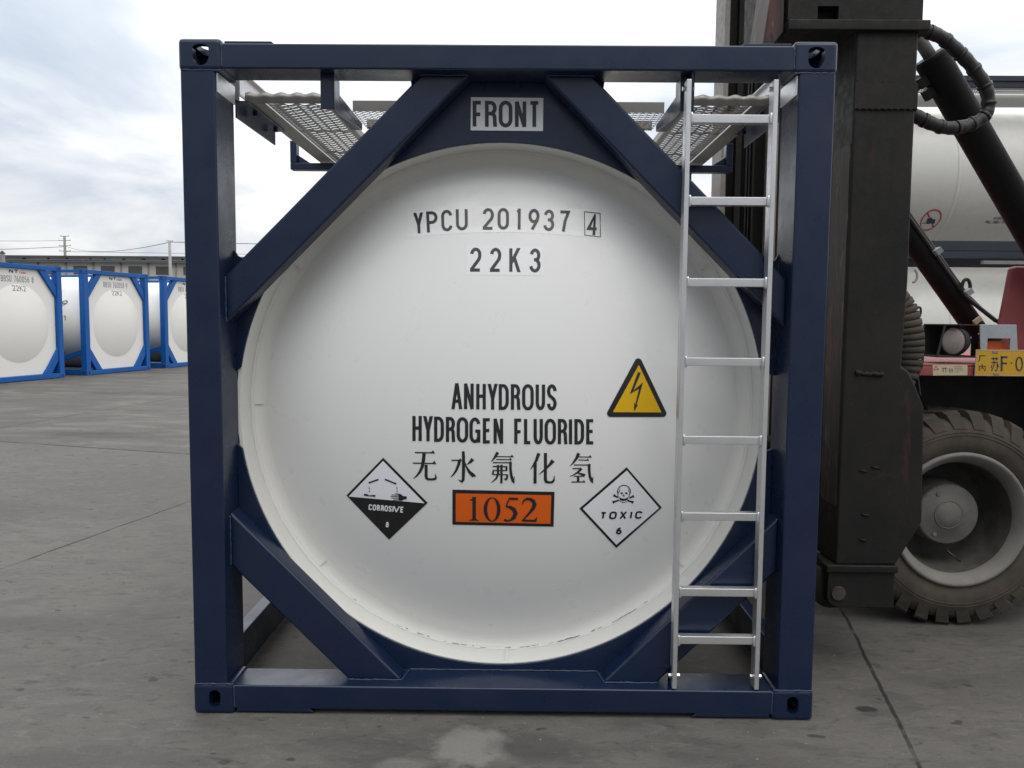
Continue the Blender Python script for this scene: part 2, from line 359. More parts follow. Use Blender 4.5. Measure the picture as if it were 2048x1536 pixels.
# ------------------------------------------------------------------ lettering (stroke font, all drawn here)
def arc(cx_, cy_, rx, ry, a0, a1, n=10):
    return [(cx_+rx*math.cos(R(a0+(a1-a0)*i/n)), cy_+ry*math.sin(R(a0+(a1-a0)*i/n))) for i in range(n+1)]
def stad(r=.26): return arc(.5, 1-r, .5, r, 0, 180)+arc(.5, r, .5, r, 180, 360)
GL = {
 'A': [[(0, -.1), (.5, 1.1)], [(1, -.1), (.5, 1.1)], [(.2, .28), (.8, .28)]],
 'B': [[(.5, .53), (0, .53)], [(0, 0), (0, 1), (.5, 1)]+arc(.5, .765, .42, .235, 90, -90)+arc(.5, .265, .5, .265, 90, -90)+[(0, 0)]],
 'C': [arc(.5, .74, .5, .26, 8, 180)+arc(.5, .26, .5, .26, 180, 352)],
 'D': [[(0, 0), (0, 1), (.4, 1)]+arc(.4, .7, .6, .3, 90, 0)+arc(.4, .3, .6, .3, 0, -90)+[(0, 0)]],
 'E': [[(1, 1), (0, 1), (0, 0), (1, 0)], [(0, .52), (.9, .52)]],
 'F': [[(1, 1), (0, 1), (0, -.06)], [(0, .48), (.9, .48)]],
 'G': [arc(.5, .74, .5, .26, 10, 180)+arc(.5, .26, .5, .26, 180, 345), [(.55, .46), (1, .46), (1, -.05)]],
 'H': [[(0, -.06), (0, 1.06)], [(1, -.06), (1, 1.06)], [(0, .52), (1, .52)]],
 'I': [[(.5, -.06), (.5, 1.06)]],
 'K': [[(0, -.06), (0, 1.06)], [(1.0, 1.1), (.05, .36)], [(.38, .66), (1.0, -.1)]],
 'L': [[(0, 1.06), (0, 0), (1, 0)]],
 'M': [[(0, -.06), (0, 1.0), (.5, .2), (1, 1.0), (1, -.06)]],
 'N': [[(0, -.06), (0, 1.06)], [(1, -.06), (1, 1.06)], [(0, 1.06), (1, -.06)]],
 'O': [stad()+[(1, .74)]],
 'P': [[(0, -.06), (0, 1), (.45, 1)]+arc(.45, .74, .55, .26, 90, -90)+[(0, .48)]],
 'R': [[(0, -.06), (0, 1), (.45, 1)]+arc(.45, .76, .5, .24, 90, -90)+[(0, .52)], arc(.5, .34, .42, .18, 90, 0, 6)+[(.94, .12), (1.0, -.06)]],
 'S': [arc(.5, .76, .5, .24, 5, 180, 12)+[(.06, .66), (.2, .57), (.5, .5), (.8, .42), (.95, .33)]+arc(.5, .25, .5, .25, 0, -175, 12)],
 'T': [[(0, 1), (1, 1)], [(.5, 1), (.5, -.06)]],
 'U': [[(0, 1.06)]+arc(.5, .27, .5, .27, 180, 360)+[(1, 1.06)]],
 'V': [[(0, 1.1), (.5, -.1)], [(1, 1.1), (.5, -.1)]],
 'X': [[(0, -.1), (1, 1.1)], [(0, 1.1), (1, -.1)]],
 'Y': [[(0, 1.1), (.5, .42)], [(1, 1.1), (.5, .42)], [(.5, .5), (.5, -.06)]],
 '0': [stad()+[(1, .74)]],
 '1': [[(.62, -.06), (.62, 1.06)], [(.62, .95), (.05, .88)]],
 '2': [arc(.5, .74, .5, .26, 172, 0)+arc(.1, .72, .9, .40, -4, -40, 5)+[(0, .05), (0, 0), (1, 0)]],
 '3': [arc(.48, .75, .46, .25, 170, -60)+[(.5, .54)], [(.35, .535), (.52, .535)]+arc(.48, .27, .52, .27, 75, -170)],
 '4': [[(.72, -.06), (.72, 1.0), (0, .28), (1.05, .28)]],
 '5': [[(.95, 1), (.12, 1), (.05, .55)]+arc(.48, .31, .52, .31, 130, -165, 14)],
 '6': [arc(.5, .3, .5, .3, 0, 360, 18), [(0.02, .34)]+arc(.62, .36, .62, .64, 170, 95, 8)+[(.85, .98)]],
 '7': [[(0, 1), (1, 1), (.62, .5), (.45, -.06)]],
 '8': [arc(.5, .755, .43, .245, 0, 360, 18), arc(.5, .265, .5, .265, 0, 360, 18)],
 '9': [arc(.5, .69, .5, .31, 0, 360, 18), [(.98, .62), (.9, .45), (.3, -.05)]],
}
def clip_poly(poly, lo, hi):
    for sgn, lim in ((1, lo), (-1, -hi)):
        o_ = []
        for i in range(len(poly)):
            a, b = poly[i], poly[(i+1) % len(poly)]; da, db = sgn*a[1]-lim, sgn*b[1]-lim
            if da >= 0: o_.append(a)
            if (da >= 0) != (db >= 0):
                k = da/(da-db); o_.append((a[0]+(b[0]-a[0])*k, a[1]+(b[1]-a[1])*k))
        poly = o_
        if len(poly) < 3: return []
    return poly
def stroke(pts, ws):                                            # ribbon of quads with mitred joints; ws width per point
    q = []
    for p_ in pts:
        if not q or abs(p_[0]-q[-1][0])+abs(p_[1]-q[-1][1]) > 1e-6: q.append(p_)
    if not isinstance(ws, (list, tuple)): ws = [ws]*len(q)
    n = len(q); Lf = []; Rt = []
    closed = n > 3 and math.hypot(q[0][0]-q[-1][0], q[0][1]-q[-1][1]) < 1e-4
    for i in range(n):
        a = q[i-1] if i > 0 else (q[n-2] if closed else None); b = q[i+1] if i < n-1 else (q[1] if closed else None)
        def nrm(s_, e_):
            dx, dy = e_[0]-s_[0], e_[1]-s_[1]; l = math.hypot(dx, dy) or 1; return (-dy/l, dx/l)
        if a is None: m_ = nrm(q[i], b)
        elif b is None: m_ = nrm(a, q[i])
        else:
            n0, n1_ = nrm(a, q[i]), nrm(q[i], b); sx, sy = n0[0]+n1_[0], n0[1]+n1_[1]; l2 = sx*sx+sy*sy
            k = 2/l2 if l2 > 0.25 else 2/0.25*math.sqrt(l2)/max(1e-6, math.sqrt(l2))
            m_ = (sx*k, sy*k)
        h = ws[min(i, len(ws)-1)]/2
        Lf.append((q[i][0]+m_[0]*h, q[i][1]+m_[1]*h)); Rt.append((q[i][0]-m_[0]*h, q[i][1]-m_[1]*h))
    return [[Lf[i], Lf[i+1], Rt[i+1], Rt[i]] for i in range(n-1)]
def glyph(ch, x0, x1, yt, yb, t_, shear=0.0, rot=0.0):          # y grows downward
    w, h = x1-x0-t_, yb-yt-t_; res = []
    for st in GL[ch]:
        pts = [(x0+t_/2+(w*u if ch != 'I' else w*.5), yb-t_/2-h*v_) for u, v_ in st]
        for pl in stroke(pts, t_):
            pl = clip_poly(pl, yt, yb)
            if pl: res.append(pl)
    mx, my = (x0+x1)/2, (yt+yb)/2; ca, sa = math.cos(rot), math.sin(rot)
    o_ = []
    for pl in res:
        pp = []
        for a, b in pl:
            a = a + shear*(yb-b); da, db = a-mx, b-my
            pp.append((mx+da*ca-db*sa, my+da*sa+db*ca))
        o_.append(pp)
    return o_
def lay(mb, polys, F, mi, lift=0.0, sub=None):                  # put 2-D polygons on a surface
    for k, pl in enumerate(polys):
        vs = [F(a, b, lift + 0.00004*(k % 5)) for a, b in pl]
        mb.add(vs, [tuple(range(len(vs)))], mi)
def lay_fine(mb, poly, F, mi, lift, step=5.0):                  # large flat sticker shape, cut fine so that it follows the curve
    bm = bmesh.new(); f = bm.faces.new([bm.verts.new((a, b, 0)) for a, b in poly])
    bmesh.ops.triangulate(bm, faces=bm.faces[:])
    for ax in (0, 1):
        lo, hi = min(q[ax] for q in poly), max(q[ax] for q in poly); k = lo+step
        while k < hi:
            co = Vector((0, 0, 0)); co[ax] = k; no = Vector((0, 0, 0)); no[ax] = 1
            bmesh.ops.bisect_plane(bm, geom=bm.verts[:]+bm.edges[:]+bm.faces[:], plane_co=co, plane_no=no); k += step
    bm.verts.index_update()
    mb.add([F(q.co.x, q.co.y, lift) for q in bm.verts], [[q.index for q in f.verts] for f in bm.faces], mi); bm.free()
def gridquad(mb, tl, tr, br, bl, F, mi, lift, n=8, m_=8, arcup=0.0):
    vs = []
    for j in range(m_+1):
        for i in range(n+1):
            u, w = i/n, j/m_
            a = [(1-u)*((1-w)*tl[k]+w*bl[k]) + u*((1-w)*tr[k]+w*br[k]) for k in (0, 1)]
            a[1] -= arcup*4*u*(1-u)
            vs.append(F(a[0], a[1], lift))
    mb.add(vs, [(j*(n+1)+i, j*(n+1)+i+1, (j+1)*(n+1)+i+1, (j+1)*(n+1)+i) for j in range(m_) for i in range(n)], mi)
def word(s_, x0, x1, yt, yb, gap=0.16, space=0.5):
    n = sum(1 for c_ in s_ if c_ != ' '); sp__ = s_.count(' ')
    cw = (x1-x0)/(n+sp__*space+gap*(len(s_)-1)); x = x0; r_ = []
    for c_ in s_:
        if c_ != ' ': r_.append((c_, x, x+cw, yt, yb)); x += cw*(1+gap)
        else: x += cw*(space+gap)
    return r_
# ------------------------------------------------------------------ ground
def gz(y): t_ = min(1, max(0, (y-3)/10)); return 0.113*t_*t_*(3-2*t_)
def build_ground():
    ys = [-60, -20, -6]+[-4+0.5*i for i in range(36)]+[16, 20, 30, 60, 120, 300, 900]
    xs = [-700, -200, -60, -20, -8, -3, 0, 3, 8, 20, 60, 200, 700]
    b = MB(); vs = [(x, y, gz(y)) for y in ys for x in xs]; k = len(xs)
    b.add(vs, [(j*k+i, j*k+i+1, (j+1)*k+i+1, (j+1)*k+i) for j in range(len(ys)-1) for i in range(k-1)], 0, True)
    tag(obj('ground', b, GROUND, recalc=False), kind='structure', label='grey stained concrete yard with slab joints', cat='ground')
build_ground()

# ------------------------------------------------------------------ main tank container
HW, HT, LEN = 1.219, 2.591, 6.058
DC = Vector((-0.020, 0, 1.198)); RR = 1.057; YC, RS, R1, RK = 0.052, 2.0, 0.85, 0.60      # tank axis, ring radius, crown position and radius
def dish_y(r):
    if r <= R1: return YC + RS - math.sqrt(RS*RS-r*r)
    th0 = math.asin(R1/RS); rc = R1-RK*math.sin(th0)
    th = math.asin(min(0.97, (r-rc)/RK)); return YC + RS - math.sqrt(RS*RS-R1*R1) + RK*(math.cos(th0)-math.cos(th))
def on_dish(px, py, lift=0.0):
    d = ray(px, py); y = 0.1
    for _ in range(14):
        p_ = CAM + d*((y-CAM.y)/d.y); y = dish_y(math.hypot(p_.x-DC.x, p_.z-DC.z))
    q = Vector((-(p_.x-DC.x), -math.sqrt(max(0.1, RS*RS-(p_.x-DC.x)**2-(p_.z-DC.z)**2)), -(p_.z-DC.z)))
    nrm = Vector(((p_.x-DC.x)/RS, -1, (p_.z-DC.z)/RS)).normalized()
    return p_ + nrm*lift
def crop(ox, oy, sc): return lambda pts: [(ox+a/sc, oy+b/sc) for a, b in pts]

tank = thing('tank_container', 'dark navy framed white tank container with black lettering, FRONT sign and ladder, filling the foreground', 'tank container', (0, LEN/2, 0))

def casting(sx, front, top):
    z0, z1 = (2.473, HT) if top else (0.0, 0.124)
    ya, yb = (0.0, 0.178) if front else (LEN-0.178, LEN)
    xa, xb = (-HW, -1.057) if sx < 0 else (1.057, HW)
    b = MB().box(xa, xb, ya, yb, z0, z1)
    o = obj('corner_casting', b, NAVY, tank)
    md = o.modifiers.new('r', 'BEVEL'); md.width = 0.016; md.segments = 3
    nm = bpy.data.meshes.new_from_object(o.evaluated_get(bpy.context.evaluated_depsgraph_get())); o.modifiers.clear(); o.data = nm
    bz = base_of(tank); cs = []
    xc, zc = (xa+xb)/2, (z0+z1)/2
    cav = MB().box(xa+0.028, xb-0.028, ya+0.03, yb-0.03, z0+0.022, z1-0.022)
    hx = xc + (0.004 if sx < 0 else 0.0)
    if top:
        hole = [(hx+a, zc+b_) for a, b_ in arc(0, -0.009, .030, .031, 180, 360, 12)+[(.030, .022)]+arc(0, .022, .030, .015, 0, 180, 8)]
    else:
        hole = [(hx+a, zc+b_) for a, b_ in arc(0, .014, .0225, .022, 0, 180, 10)+arc(0, -.014, .0225, .022, 180, 360, 10)]
    fy = (ya-0.02, ya+0.04) if front else (yb-0.04, yb+0.02)
    cs.append(cav); cs.append(MB().prism(hole, *fy, axis='y'))
    side = [((ya+yb)/2+a, zc+b_) for a, b_ in arc(0, .01, .030, .026, 0, 180, 10)+arc(0, -.01, .030, .026, 180, 360, 10)]
    fx = (xa-0.02, xa+0.04) if sx < 0 else (xb-0.04, xb+0.02)
    cs.append(MB().prism(side, *fx, axis='x'))
    tp = [(xc+a, (ya+yb)/2+b_) for a, b_ in arc(0, .026, .032, .032, 0, 180, 10)+arc(0, -.026, .032, .032, 180, 360, 10)]
    cs.append(MB().prism(tp, *((z1-0.04, z1+0.02) if top else (z0-0.02, z0+0.04)), axis='z'))
    cut(o, cs)
for sx in (-1, 1):
    for fr in (True, False):
        for tp in (True, False): casting(sx, fr, tp)

def end_frame(front):
    Y = (lambda y: y) if front else (lambda y: LEN-y)
    def yr(a, b): return (Y(a), Y(b)) if front else (Y(b), Y(a))
    for sx in (-1, 1):
        x0, x1 = (-1.2135, -1.084) if sx < 0 else (1.079, 1.2135)
        b = MB().box(x0, x1, *yr(0.003, 0.205), 0.118, 2.478)
        obj('corner_post', b, NAVY, tank, 0.008, 3)
    b = MB().box(-1.062, 1.062, *yr(0.004, 0.163), 2.482, 2.574)
    o = obj('top_beam', b, NAVY, tank, 0.007, 3)
    for sx in (-1, 1):                                         # welded doubler plates on the beam top beside the castings
        d = MB().prism([(sx*1.05, 2.571), (sx*0.86, 2.571), (sx*0.875, 2.5835), (sx*1.05, 2.5835)], *yr(0.012, 0.158))
        obj('doubler_plate', d, NAVY, o, 0.002)
    b = MB().box(-1.062, 1.062, *yr(0.004, 0.165), 0.021, 0.1165)
    o = obj('bottom_beam', b, NAVY, tank, 0.007, 3)
    for sx in (-1, 1):
        d = MB().prism([(sx*1.05, 0.024), (sx*0.765, 0.024), (sx*0.745, 0.009), (sx*1.05, 0.009)], *yr(0.006, 0.16))
        obj('doubler_plate', d, NAVY, o, 0.002)
    # diagonal braces, square hollow sections set back behind the posts
    for sx in (-1, 1):
        px_ = 1.084
        up = [(-px_, -px_+2.807), (-0.325, 2.482), (-0.141, 2.482), (-px_, -px_+2.623)]
        dn = [(-px_, px_-0.288), (-0.4045, 0.1165), (-0.6205, 0.1165), (-px_, px_-0.504)]
        for pl in (up, dn):
            pl = [(-sx*a if sx > 0 else a, z) for a, z in pl]
            pl = [((a if sx < 0 else abs(a)-0.004), z) for a, z in pl]
            obj('diagonal_brace', MB().prism(pl, *yr(0.066, 0.168)), NAVY, tank, 0.010, 3)
    # ring plates behind the braces, one above and one below the tank axis
    def ang(x): return math.acos(max(-1, min(1, x/RR)))
    a0 = 5
    z_at = lambda deg: DC.z + RR*math.sin(R(deg)); x_at = lambda deg: DC.x + RR*math.cos(R(deg))
    arcp = [(x_at(d), z_at(d)) for d in [168-4.0*i for i in range(40)] if d >= 12]
    arcp = [q for q in arcp if -1.083 < q[0] < 1.078]
    uppl = [(-1.083, DC.z+0.2), (-1.083, 1.815)]+[(-1.045+0.030*math.sin(t_), 1.795-0.018*math.sin(t_)+0.0) for t_ in (0, .5, 1.0)]+[(-1.0, 1.815)]
    uppl = [(-1.083, 1.83), (-1.068, 1.806), (-1.045, 1.795), (-1.02, 1.797), (-1.0, 1.812), (-0.40, 2.412), (-0.378, 2.436), (-0.374, 2.455), (-0.384, 2.530),
            (0.384, 2.530), (0.374, 2.455), (0.378, 2.436), (0.40, 2.412), (1.0, 1.812), (1.02, 1.797), (1.045, 1.795), (1.066, 1.806), (1.078, 1.83), (1.078, z_at(8))]
    uppl += [(x_at(d), z_at(d)) for d in [9+3*i for i in range(55)] if -1.082 < x_at(d) < 1.0775]
    uppl += [(-1.083, z_at(172))]
    obj('end_plate', MB().prism(uppl, *yr(0.170, 0.182)), NAVY, tank, 0.002)
    lo = [(x_at(-d), z_at(-d)) for d in [9+3*i for i in range(55)] if -1.082 < x_at(-d) < 1.0775]
    lopl = [(1.078, z_at(-8))]+[(1.078, 0.60), (0.60, 0.1175), (-0.60, 0.1175), (-1.083, 0.60), (-1.083, z_at(-172))]
    lopl += list(reversed(lo))
    obj('end_plate', MB().prism(lopl, *yr(0.166, 0.178)), NAVY, tank, 0.002)
end_frame(True); end_frame(False)
def weld(p0, p1, r=0.0035):
    p0, p1 = Vector(p0), Vector(p1); n = max(4, int((p1-p0).length/0.008))
    return [p0.lerp(p1, i/n)+Vector((random.uniform(-.0008, .0008), random.uniform(-.0008, .0008), random.uniform(-.0012, .0012))) for i in range(n+1)], [r*random.uniform(.75, 1.2) for _ in range(n+1)]
for sx in (-1, 1):
    for p0, p1 in (((sx*1.06, 0.004, 2.475), (sx*1.21, 0.004, 2.475)), ((sx*1.06, 0.004, 0.1215), (sx*1.21, 0.004, 0.1215)), ((sx*1.0585, 0.005, 2.485), (sx*1.0585, 0.005, 2.572)),
                   ((sx*1.0585, 0.005, 0.024), (sx*1.0585, 0.005, 0.114)), ((sx*0.405, 0.064, 0.1185), (sx*0.62, 0.064, 0.1185)), ((sx*0.405, 0.066, 0.1195), (sx*0.385, 0.165, 0.1195)),
                   ((sx*0.33, 0.064, 2.480), (sx*0.145, 0.064, 2.480)), ((sx*1.082, 0.065, 0.58), (sx*1.082, 0.065, 0.78)), ((sx*1.082, 0.065, 1.54), (sx*1.082, 0.065, 1.72)), ((sx*0.39, 0.1665, 0.118), (-0.0*sx, 0.1665, 0.118))):
        obj('weld_bead', MB().tube(*weld(p0, p1), 6), WELD, tank)
for sx in (-1, 1):
    b = MB().box(*sorted((sx*1.20, sx*1.13)), 0.207, LEN-0.207, 0.03, 0.195)
    obj('bottom_rail', b, NAVY, tank, 0.01, 3)

# tank shell with skirt and dished ends
def shell(front):
    sgn = 1 if front else -1; y_ = (lambda y: y) if front else (lambda y: LEN-y)
    return [(RR, y_(0.184)), (RR-0.012, y_(0.184)), (RR-0.012, y_(0.335))]
SR = RR+0.012
prof = [(SR-0.012, 0.336), (SR-0.012, 0.185), (SR, 0.185), (SR+0.004, 0.45), (SR+0.004, LEN-0.45), (SR, LEN-0.185), (SR-0.012, LEN-0.185), (SR-0.012, LEN-0.336)]
sh = obj('tank_shell', MB().lathe(prof, DC, n=128, smooth=False), CREAM, tank)
for p_ in sh.data.polygons: p_.use_smooth = True
es = sh.modifiers.new('es', 'EDGE_SPLIT'); es.split_angle = R(30)
for fr in (True, False):
    y_ = (lambda y: y) if fr else (lambda y: LEN-y)
    pr = [(0.001, y_(dish_y(0)))]+[(1.004*math.sin(i/60*math.pi/2), 0) for i in range(1, 61)]
    pr = [(r, y_(dish_y(r))) for r, _ in pr]
    o = obj('dished_end', MB().lathe(pr, DC, n=128), WHITE, sh)
    ye = dish_y(1.002)
    cp = [(SR-0.0122, y_(0.330)), (1.052, y_(0.336)), (1.040, y_(0.344)), (1.018, y_(ye+0.002)), (1.006, y_(ye-0.0015)), (0.994, y_(dish_y(0.994)+0.0015))]
    o2 = obj('collar_ring', MB().lathe(cp, DC, n=128), CREAM, sh)
    wb = [(SR-0.0128, y_(0.320)), (SR-0.0165, y_(0.325)), (SR-0.019, y_(0.333)), (SR-0.022, y_(0.341)), (SR-0.0225, y_(0.346))]
    bead = MB(); n = 220
    for i in range(n+1):
        a = 2*math.pi*i/n; k = random.uniform(-0.0005, 0.0005)
        for r, y in wb: bead.v.append(DC+Vector(((r+k)*math.cos(a), y+k, (r+k)*math.sin(a))))
    for i in range(n):
        for j in range(4): bead.f.append([i*5+j, i*5+j+1, (i+1)*5+j+1, (i+1)*5+j]); bead.mi.append(0); bead.sm.append(True)
    obj('weld_bead', bead, CREAM, sh)
    if fr:
        t_ = MB()                                              # collar joints and grime lying in the lower groove
        for deg, l in ((-138, .05), (-41, .05), (180, .03), (35, .05), (146, .05)):
            a = R(deg); d = Vector((math.cos(a), 0, math.sin(a)))
            t_.bar(DC+d*1.044+Vector((0, 0.339, 0)), DC+d*1.010+Vector((0, ye-0.002, 0)), 0.006, 0.005, (0, 1, 0))
        a = R(-88.2); d = Vector((math.cos(a), 0, math.sin(a)))
        t_.bar(DC+d*1.054+Vector((0, 0.20, 0)), DC+d*1.054+Vector((0, 0.335, 0)), 0.012, 0.010, (0, 0, 1))
        separate(obj('collar_joint', t_, CREAM, sh))
        g = MB()
        for i in range(46):
            a0 = R(random.choice([random.uniform(-128, -95), random.uniform(-88, -52), random.uniform(-75, -56), random.uniform(-110, -70)])); da = R(random.uniform(0.3, 2.0)); r0 = 1.0500+random.uniform(-0.001, 0.002)
            w_ = random.uniform(0.0008, 0.0026)
            vs = []
            for k in range(5):
                a = a0+da*k/4
                for r in (r0, r0-w_): vs.append(DC+Vector((r*math.cos(a), 0.3225+(1.0500-r)*0.3, r*math.sin(a))))
            g.add(vs, [(2*k, 2*k+1, 2*k+3, 2*k+2) for k in range(4)])
        obj('grime_streak', g, DIRT, sh, recalc=False, kind='stuff')

# --- lettering and labels on the dished end
F4 = crop(800, 380, 4.6545); F6 = crop(780, 740, 4.4522); F8 = crop(740, 130, 3.657); FA = crop(660, 880, 5.689); FB = crop(1000, 880, 5.689); F5 = crop(1180, 690, 9.036)
def G(cf, sc, items, mb, F, mi, lift, t_, shear=0.0):
    for it in items:
        ch, x0, x1, yt, yb = it[:5]; rot = it[5] if len(it) > 5 else 0
        lay(mb, [cf(pl) for pl in glyph(ch, x0, x1, yt, yb, t_, shear, rot)], F, mi, lift)
mb = MB()
for i in range(24):                                            # arched clear-backed number strip
    u0, u1 = i/24, (i+1)/24
    def edge(u): x = 70+1845*u; k = 1-(2*u-1)**2; return (x, 205-54*k - (12*u if 0 else 0)), (x-6+0*u, 446-58*k+14*u)
    (a, b_), (c_, d_) = edge(u0), edge(u1)
    lay(mb, [F4([a, c_, d_, b_])], on_dish, 0, 0.0006)
G(F4, 4.65, [('Y', 128, 220, 212, 408, -.05), ('P', 248, 352, 199, 398, -.05), ('C', 385, 488, 186, 385, -.03), ('U', 521, 631, 177, 376, -.02), ('2', 770, 874, 170, 371, 0), ('0', 909, 1014, 169, 369),
   ('1', 1076, 1136, 171, 371, .01), ('9', 1195, 1298, 177, 373, .02), ('3', 1337, 1437, 184, 383, .03), ('7', 1476, 1578, 192, 391, .04), ('4', 1742, 1843, 225, 423, .05)], mb, on_dish, 1, 0.0013, 27)
fr_ = [(1716, 203), (1862, 219), (1865, 438), (1720, 421)]
lay(mb, [F4(q) for q in stroke(fr_+[fr_[0]], 7)], on_dish, 1, 0.0013)
obj('serial_number_sticker', mb, [NUMST, INK], tank, recalc=False)
mb = MB(); gridquad(mb, *[F4([q])[0] for q in ((625, 512), (1337, 525), (1332, 797), (618, 790))], on_dish, 0, 0.0006)
G(F4, 4.65, [('2', 653, 758, 537, 761), ('2', 838, 943, 539, 763), ('K', 1017, 1124, 541, 765), ('3', 1206, 1310, 545, 769, .02)], mb, on_dish, 1, 0.0013, 30)
obj('size_code_sticker', mb, [NUMST, INK], tank, recalc=False)
mb = MB()
G(F6, 4.45, [('A', 546, 645, 117, 348), ('N', 659, 746, 118, 350), ('H', 768, 854, 121, 352), ('Y', 868, 960, 123, 354), ('D', 968, 1058, 125, 355), ('R', 1076, 1162, 126, 356), ('O', 1176, 1280, 126, 359), ('U', 1297, 1381, 127, 357), ('S', 1397, 1484, 127, 360),
   ('H', 200, 284, 406, 634), ('Y', 295, 384, 410, 636), ('D', 393, 481, 414, 639), ('R', 498, 582, 417, 642), ('O', 594, 697, 419, 646), ('G', 708, 805, 422, 650), ('E', 827, 903, 428, 654), ('N', 922, 1008, 430, 657),
   ('F', 1106, 1182, 432, 658), ('L', 1193, 1264, 433, 660), ('U', 1278, 1361, 433, 661), ('O', 1376, 1478, 433, 663), ('R', 1494, 1580, 435, 662), ('I', 1594, 1620, 436, 662), ('D', 1641, 1728, 436, 662), ('E', 1746, 1823, 437, 662)], mb, on_dish, 0, 0.0015, 29)
obj('cargo_name_lettering', mb, INK, tank, recalc=False)
# brush-style characters, drawn stroke by stroke (pixel grid of an enlarged view)
mb = MB()
def cj(strokes, tris=()):
    for pts, ws in strokes: lay(mb, [F6(q) for q in stroke(pts, [k*1.15 for k in ws] if isinstance(ws, list) else ws*1.15)], on_dish, 0, 0.0015)
    for tr in tris: lay(mb, [F6(tr)], on_dish, 0, 0.0017)
def hs(x0, x1, y, w=10, s=24, dy=4): return [([(x0, y), (x1, y+dy)], w)], [(x1-s, y+dy-w/2), (x1-s*.45, y+dy-s*.85), (x1+6, y+dy+w/2), (x1-s, y+dy+w/2)]
def CH(strokes, hbars=(), tris=()):
    st = list(strokes); tr = list(tris)
    for h_ in hbars:
        a, b = hs(*h_); st += a; tr.append(b)
    cj(st, tr)
CH([([(304, 742), (299, 800), (289, 855), (268, 905), (238, 942), (207, 968)], [26, 26, 24, 20, 12, 3]), ([(322, 842), (322, 945), (326, 962), (340, 972), (375, 973), (402, 969), (411, 955), (402, 922)], [23, 23, 22, 18, 17, 18, 14, 3])], [(222, 396, 734, 10, 28, 3), (204, 408, 828, 10, 30, 4)])
CH([([(652, 722), (655, 770), (655, 900), (652, 975), (640, 994), (608, 976)], [20, 24, 24, 22, 16, 3]), ([(620, 800), (612, 840), (590, 893), (566, 928), (540, 955)], [26, 22, 18, 12, 3]), ([(738, 792), (712, 822), (684, 842)], [30, 18, 3]), ([(662, 800), (678, 858), (706, 905), (740, 938), (766, 944)], [4, 12, 22, 30, 4])], [(548, 636, 803, 10, 22, 0)])
CH([([(960, 732), (942, 762), (920, 795), (900, 817)], [24, 20, 12, 3]), ([(1072, 818), (1073, 880), (1079, 935), (1094, 985), (1106, 1008)], [20, 20, 20, 22, 6]), ([(1101, 1000), (1109, 945)], [14, 2]),
    ([(915, 858), (1046, 860)], 10), ([(918, 893), (1038, 895)], 9), ([(910, 929), (1050, 932)], 9), ([(962, 845), (962, 925), (946, 965), (900, 1004)], [18, 18, 14, 3]), ([(993, 843), (992, 1008)], 18), ([(1037, 855), (1037, 896)], 15), ([(920, 893), (915, 932)], 13), ([(1044, 930), (1042, 962), (1030, 975), (1012, 966)], [16, 16, 14, 3])],
   [(945, 1097, 770, 8, 24, 2), (945, 1082, 796, 8, 20, 2), (918, 1082, 824, 9, 18, 0)])
CH([([(1325, 740), (1304, 800), (1276, 850), (1250, 884)], [26, 22, 14, 3]), ([(1293, 825), (1291, 1010)], 24), ([(1384, 738), (1383, 975), (1392, 995), (1415, 1000), (1445, 997), (1460, 978), (1463, 938)], [24, 24, 22, 18, 18, 14, 3]), ([(1452, 805), (1420, 845), (1372, 892), (1325, 930)], [32, 20, 14, 3])])
CH([([(1680, 740), (1660, 785), (1632, 825), (1603, 853)], [26, 20, 13, 3]), ([(1773, 838), (1773, 895), (1779, 945), (1795, 985), (1806, 1006)], [22, 20, 20, 22, 6]), ([(1801, 998), (1809, 945)], [14, 2]),
    ([(1625, 877), (1700, 876)], 9), ([(1704, 874), (1676, 906), (1640, 930), (1598, 948)], [22, 16, 10, 3]), ([(1655, 912), (1700, 925), (1735, 940)], [5, 16, 28]), ([(1640, 946), (1712, 946)], 8), ([(1675, 946), (1675, 996)], 19)],
   [(1672, 1792, 773, 8, 22, 2), (1678, 1768, 800, 8, 18, 2), (1638, 1780, 845, 9, 18, 0), (1615, 1735, 996, 9, 20, 0)])
obj('chinese_lettering', mb, INK, tank, recalc=False)
# high-voltage triangle
mb = MB()
tri = [(872, 246), (1367, 1294), (306, 1294)]
def rounded(pts, r, n=8):
    o_ = []
    for i in range(len(pts)):
        a, b, c_ = [Vector(pts[(i+k) % len(pts)]) for k in (-1, 0, 1)]
        d0, d1 = (a-b).normalized(), (c_-b).normalized(); ang = d0.angle(d1); t_ = r/math.tan(ang/2); ce = b+(d0+d1).normalized()*r/math.sin(ang/2)
        s_, e_ = b+d0*t_, b+d1*t_; a0 = math.atan2(s_.y-ce.y, s_.x-ce.x); a1 = math.atan2(e_.y-ce.y, e_.x-ce.x)
        while a1-a0 > math.pi: a1 -= 2*math.pi
        while a1-a0 < -math.pi: a1 += 2*math.pi
        o_ += [(ce.x+r*math.cos(a0+(a1-a0)*k/n), ce.y+r*math.sin(a0+(a1-a0)*k/n)) for k in range(n+1)]
    return o_
big = [(873, 161), (1415, 1300), (262, 1300)]
lay_fine(mb, F5(rounded(big, 66)), on_dish, 0, 0.0018)
lay_fine(mb, F5([(877, 360), (1286, 1217), (408, 1212)]), on_dish, 1, 0.0030)
bolt = [[(858, 493), (910, 500), (778, 822), (715, 880)], [(715, 880), (778, 822), (951, 673), (880, 790)], [(951, 673), (828, 1095), (806, 1090), (880, 790)], [(793, 1032), (812, 1090), (862, 1070), (789, 1194)]]
lay(mb, [F5(q) for q in bolt], on_dish, 2, 0.0046)
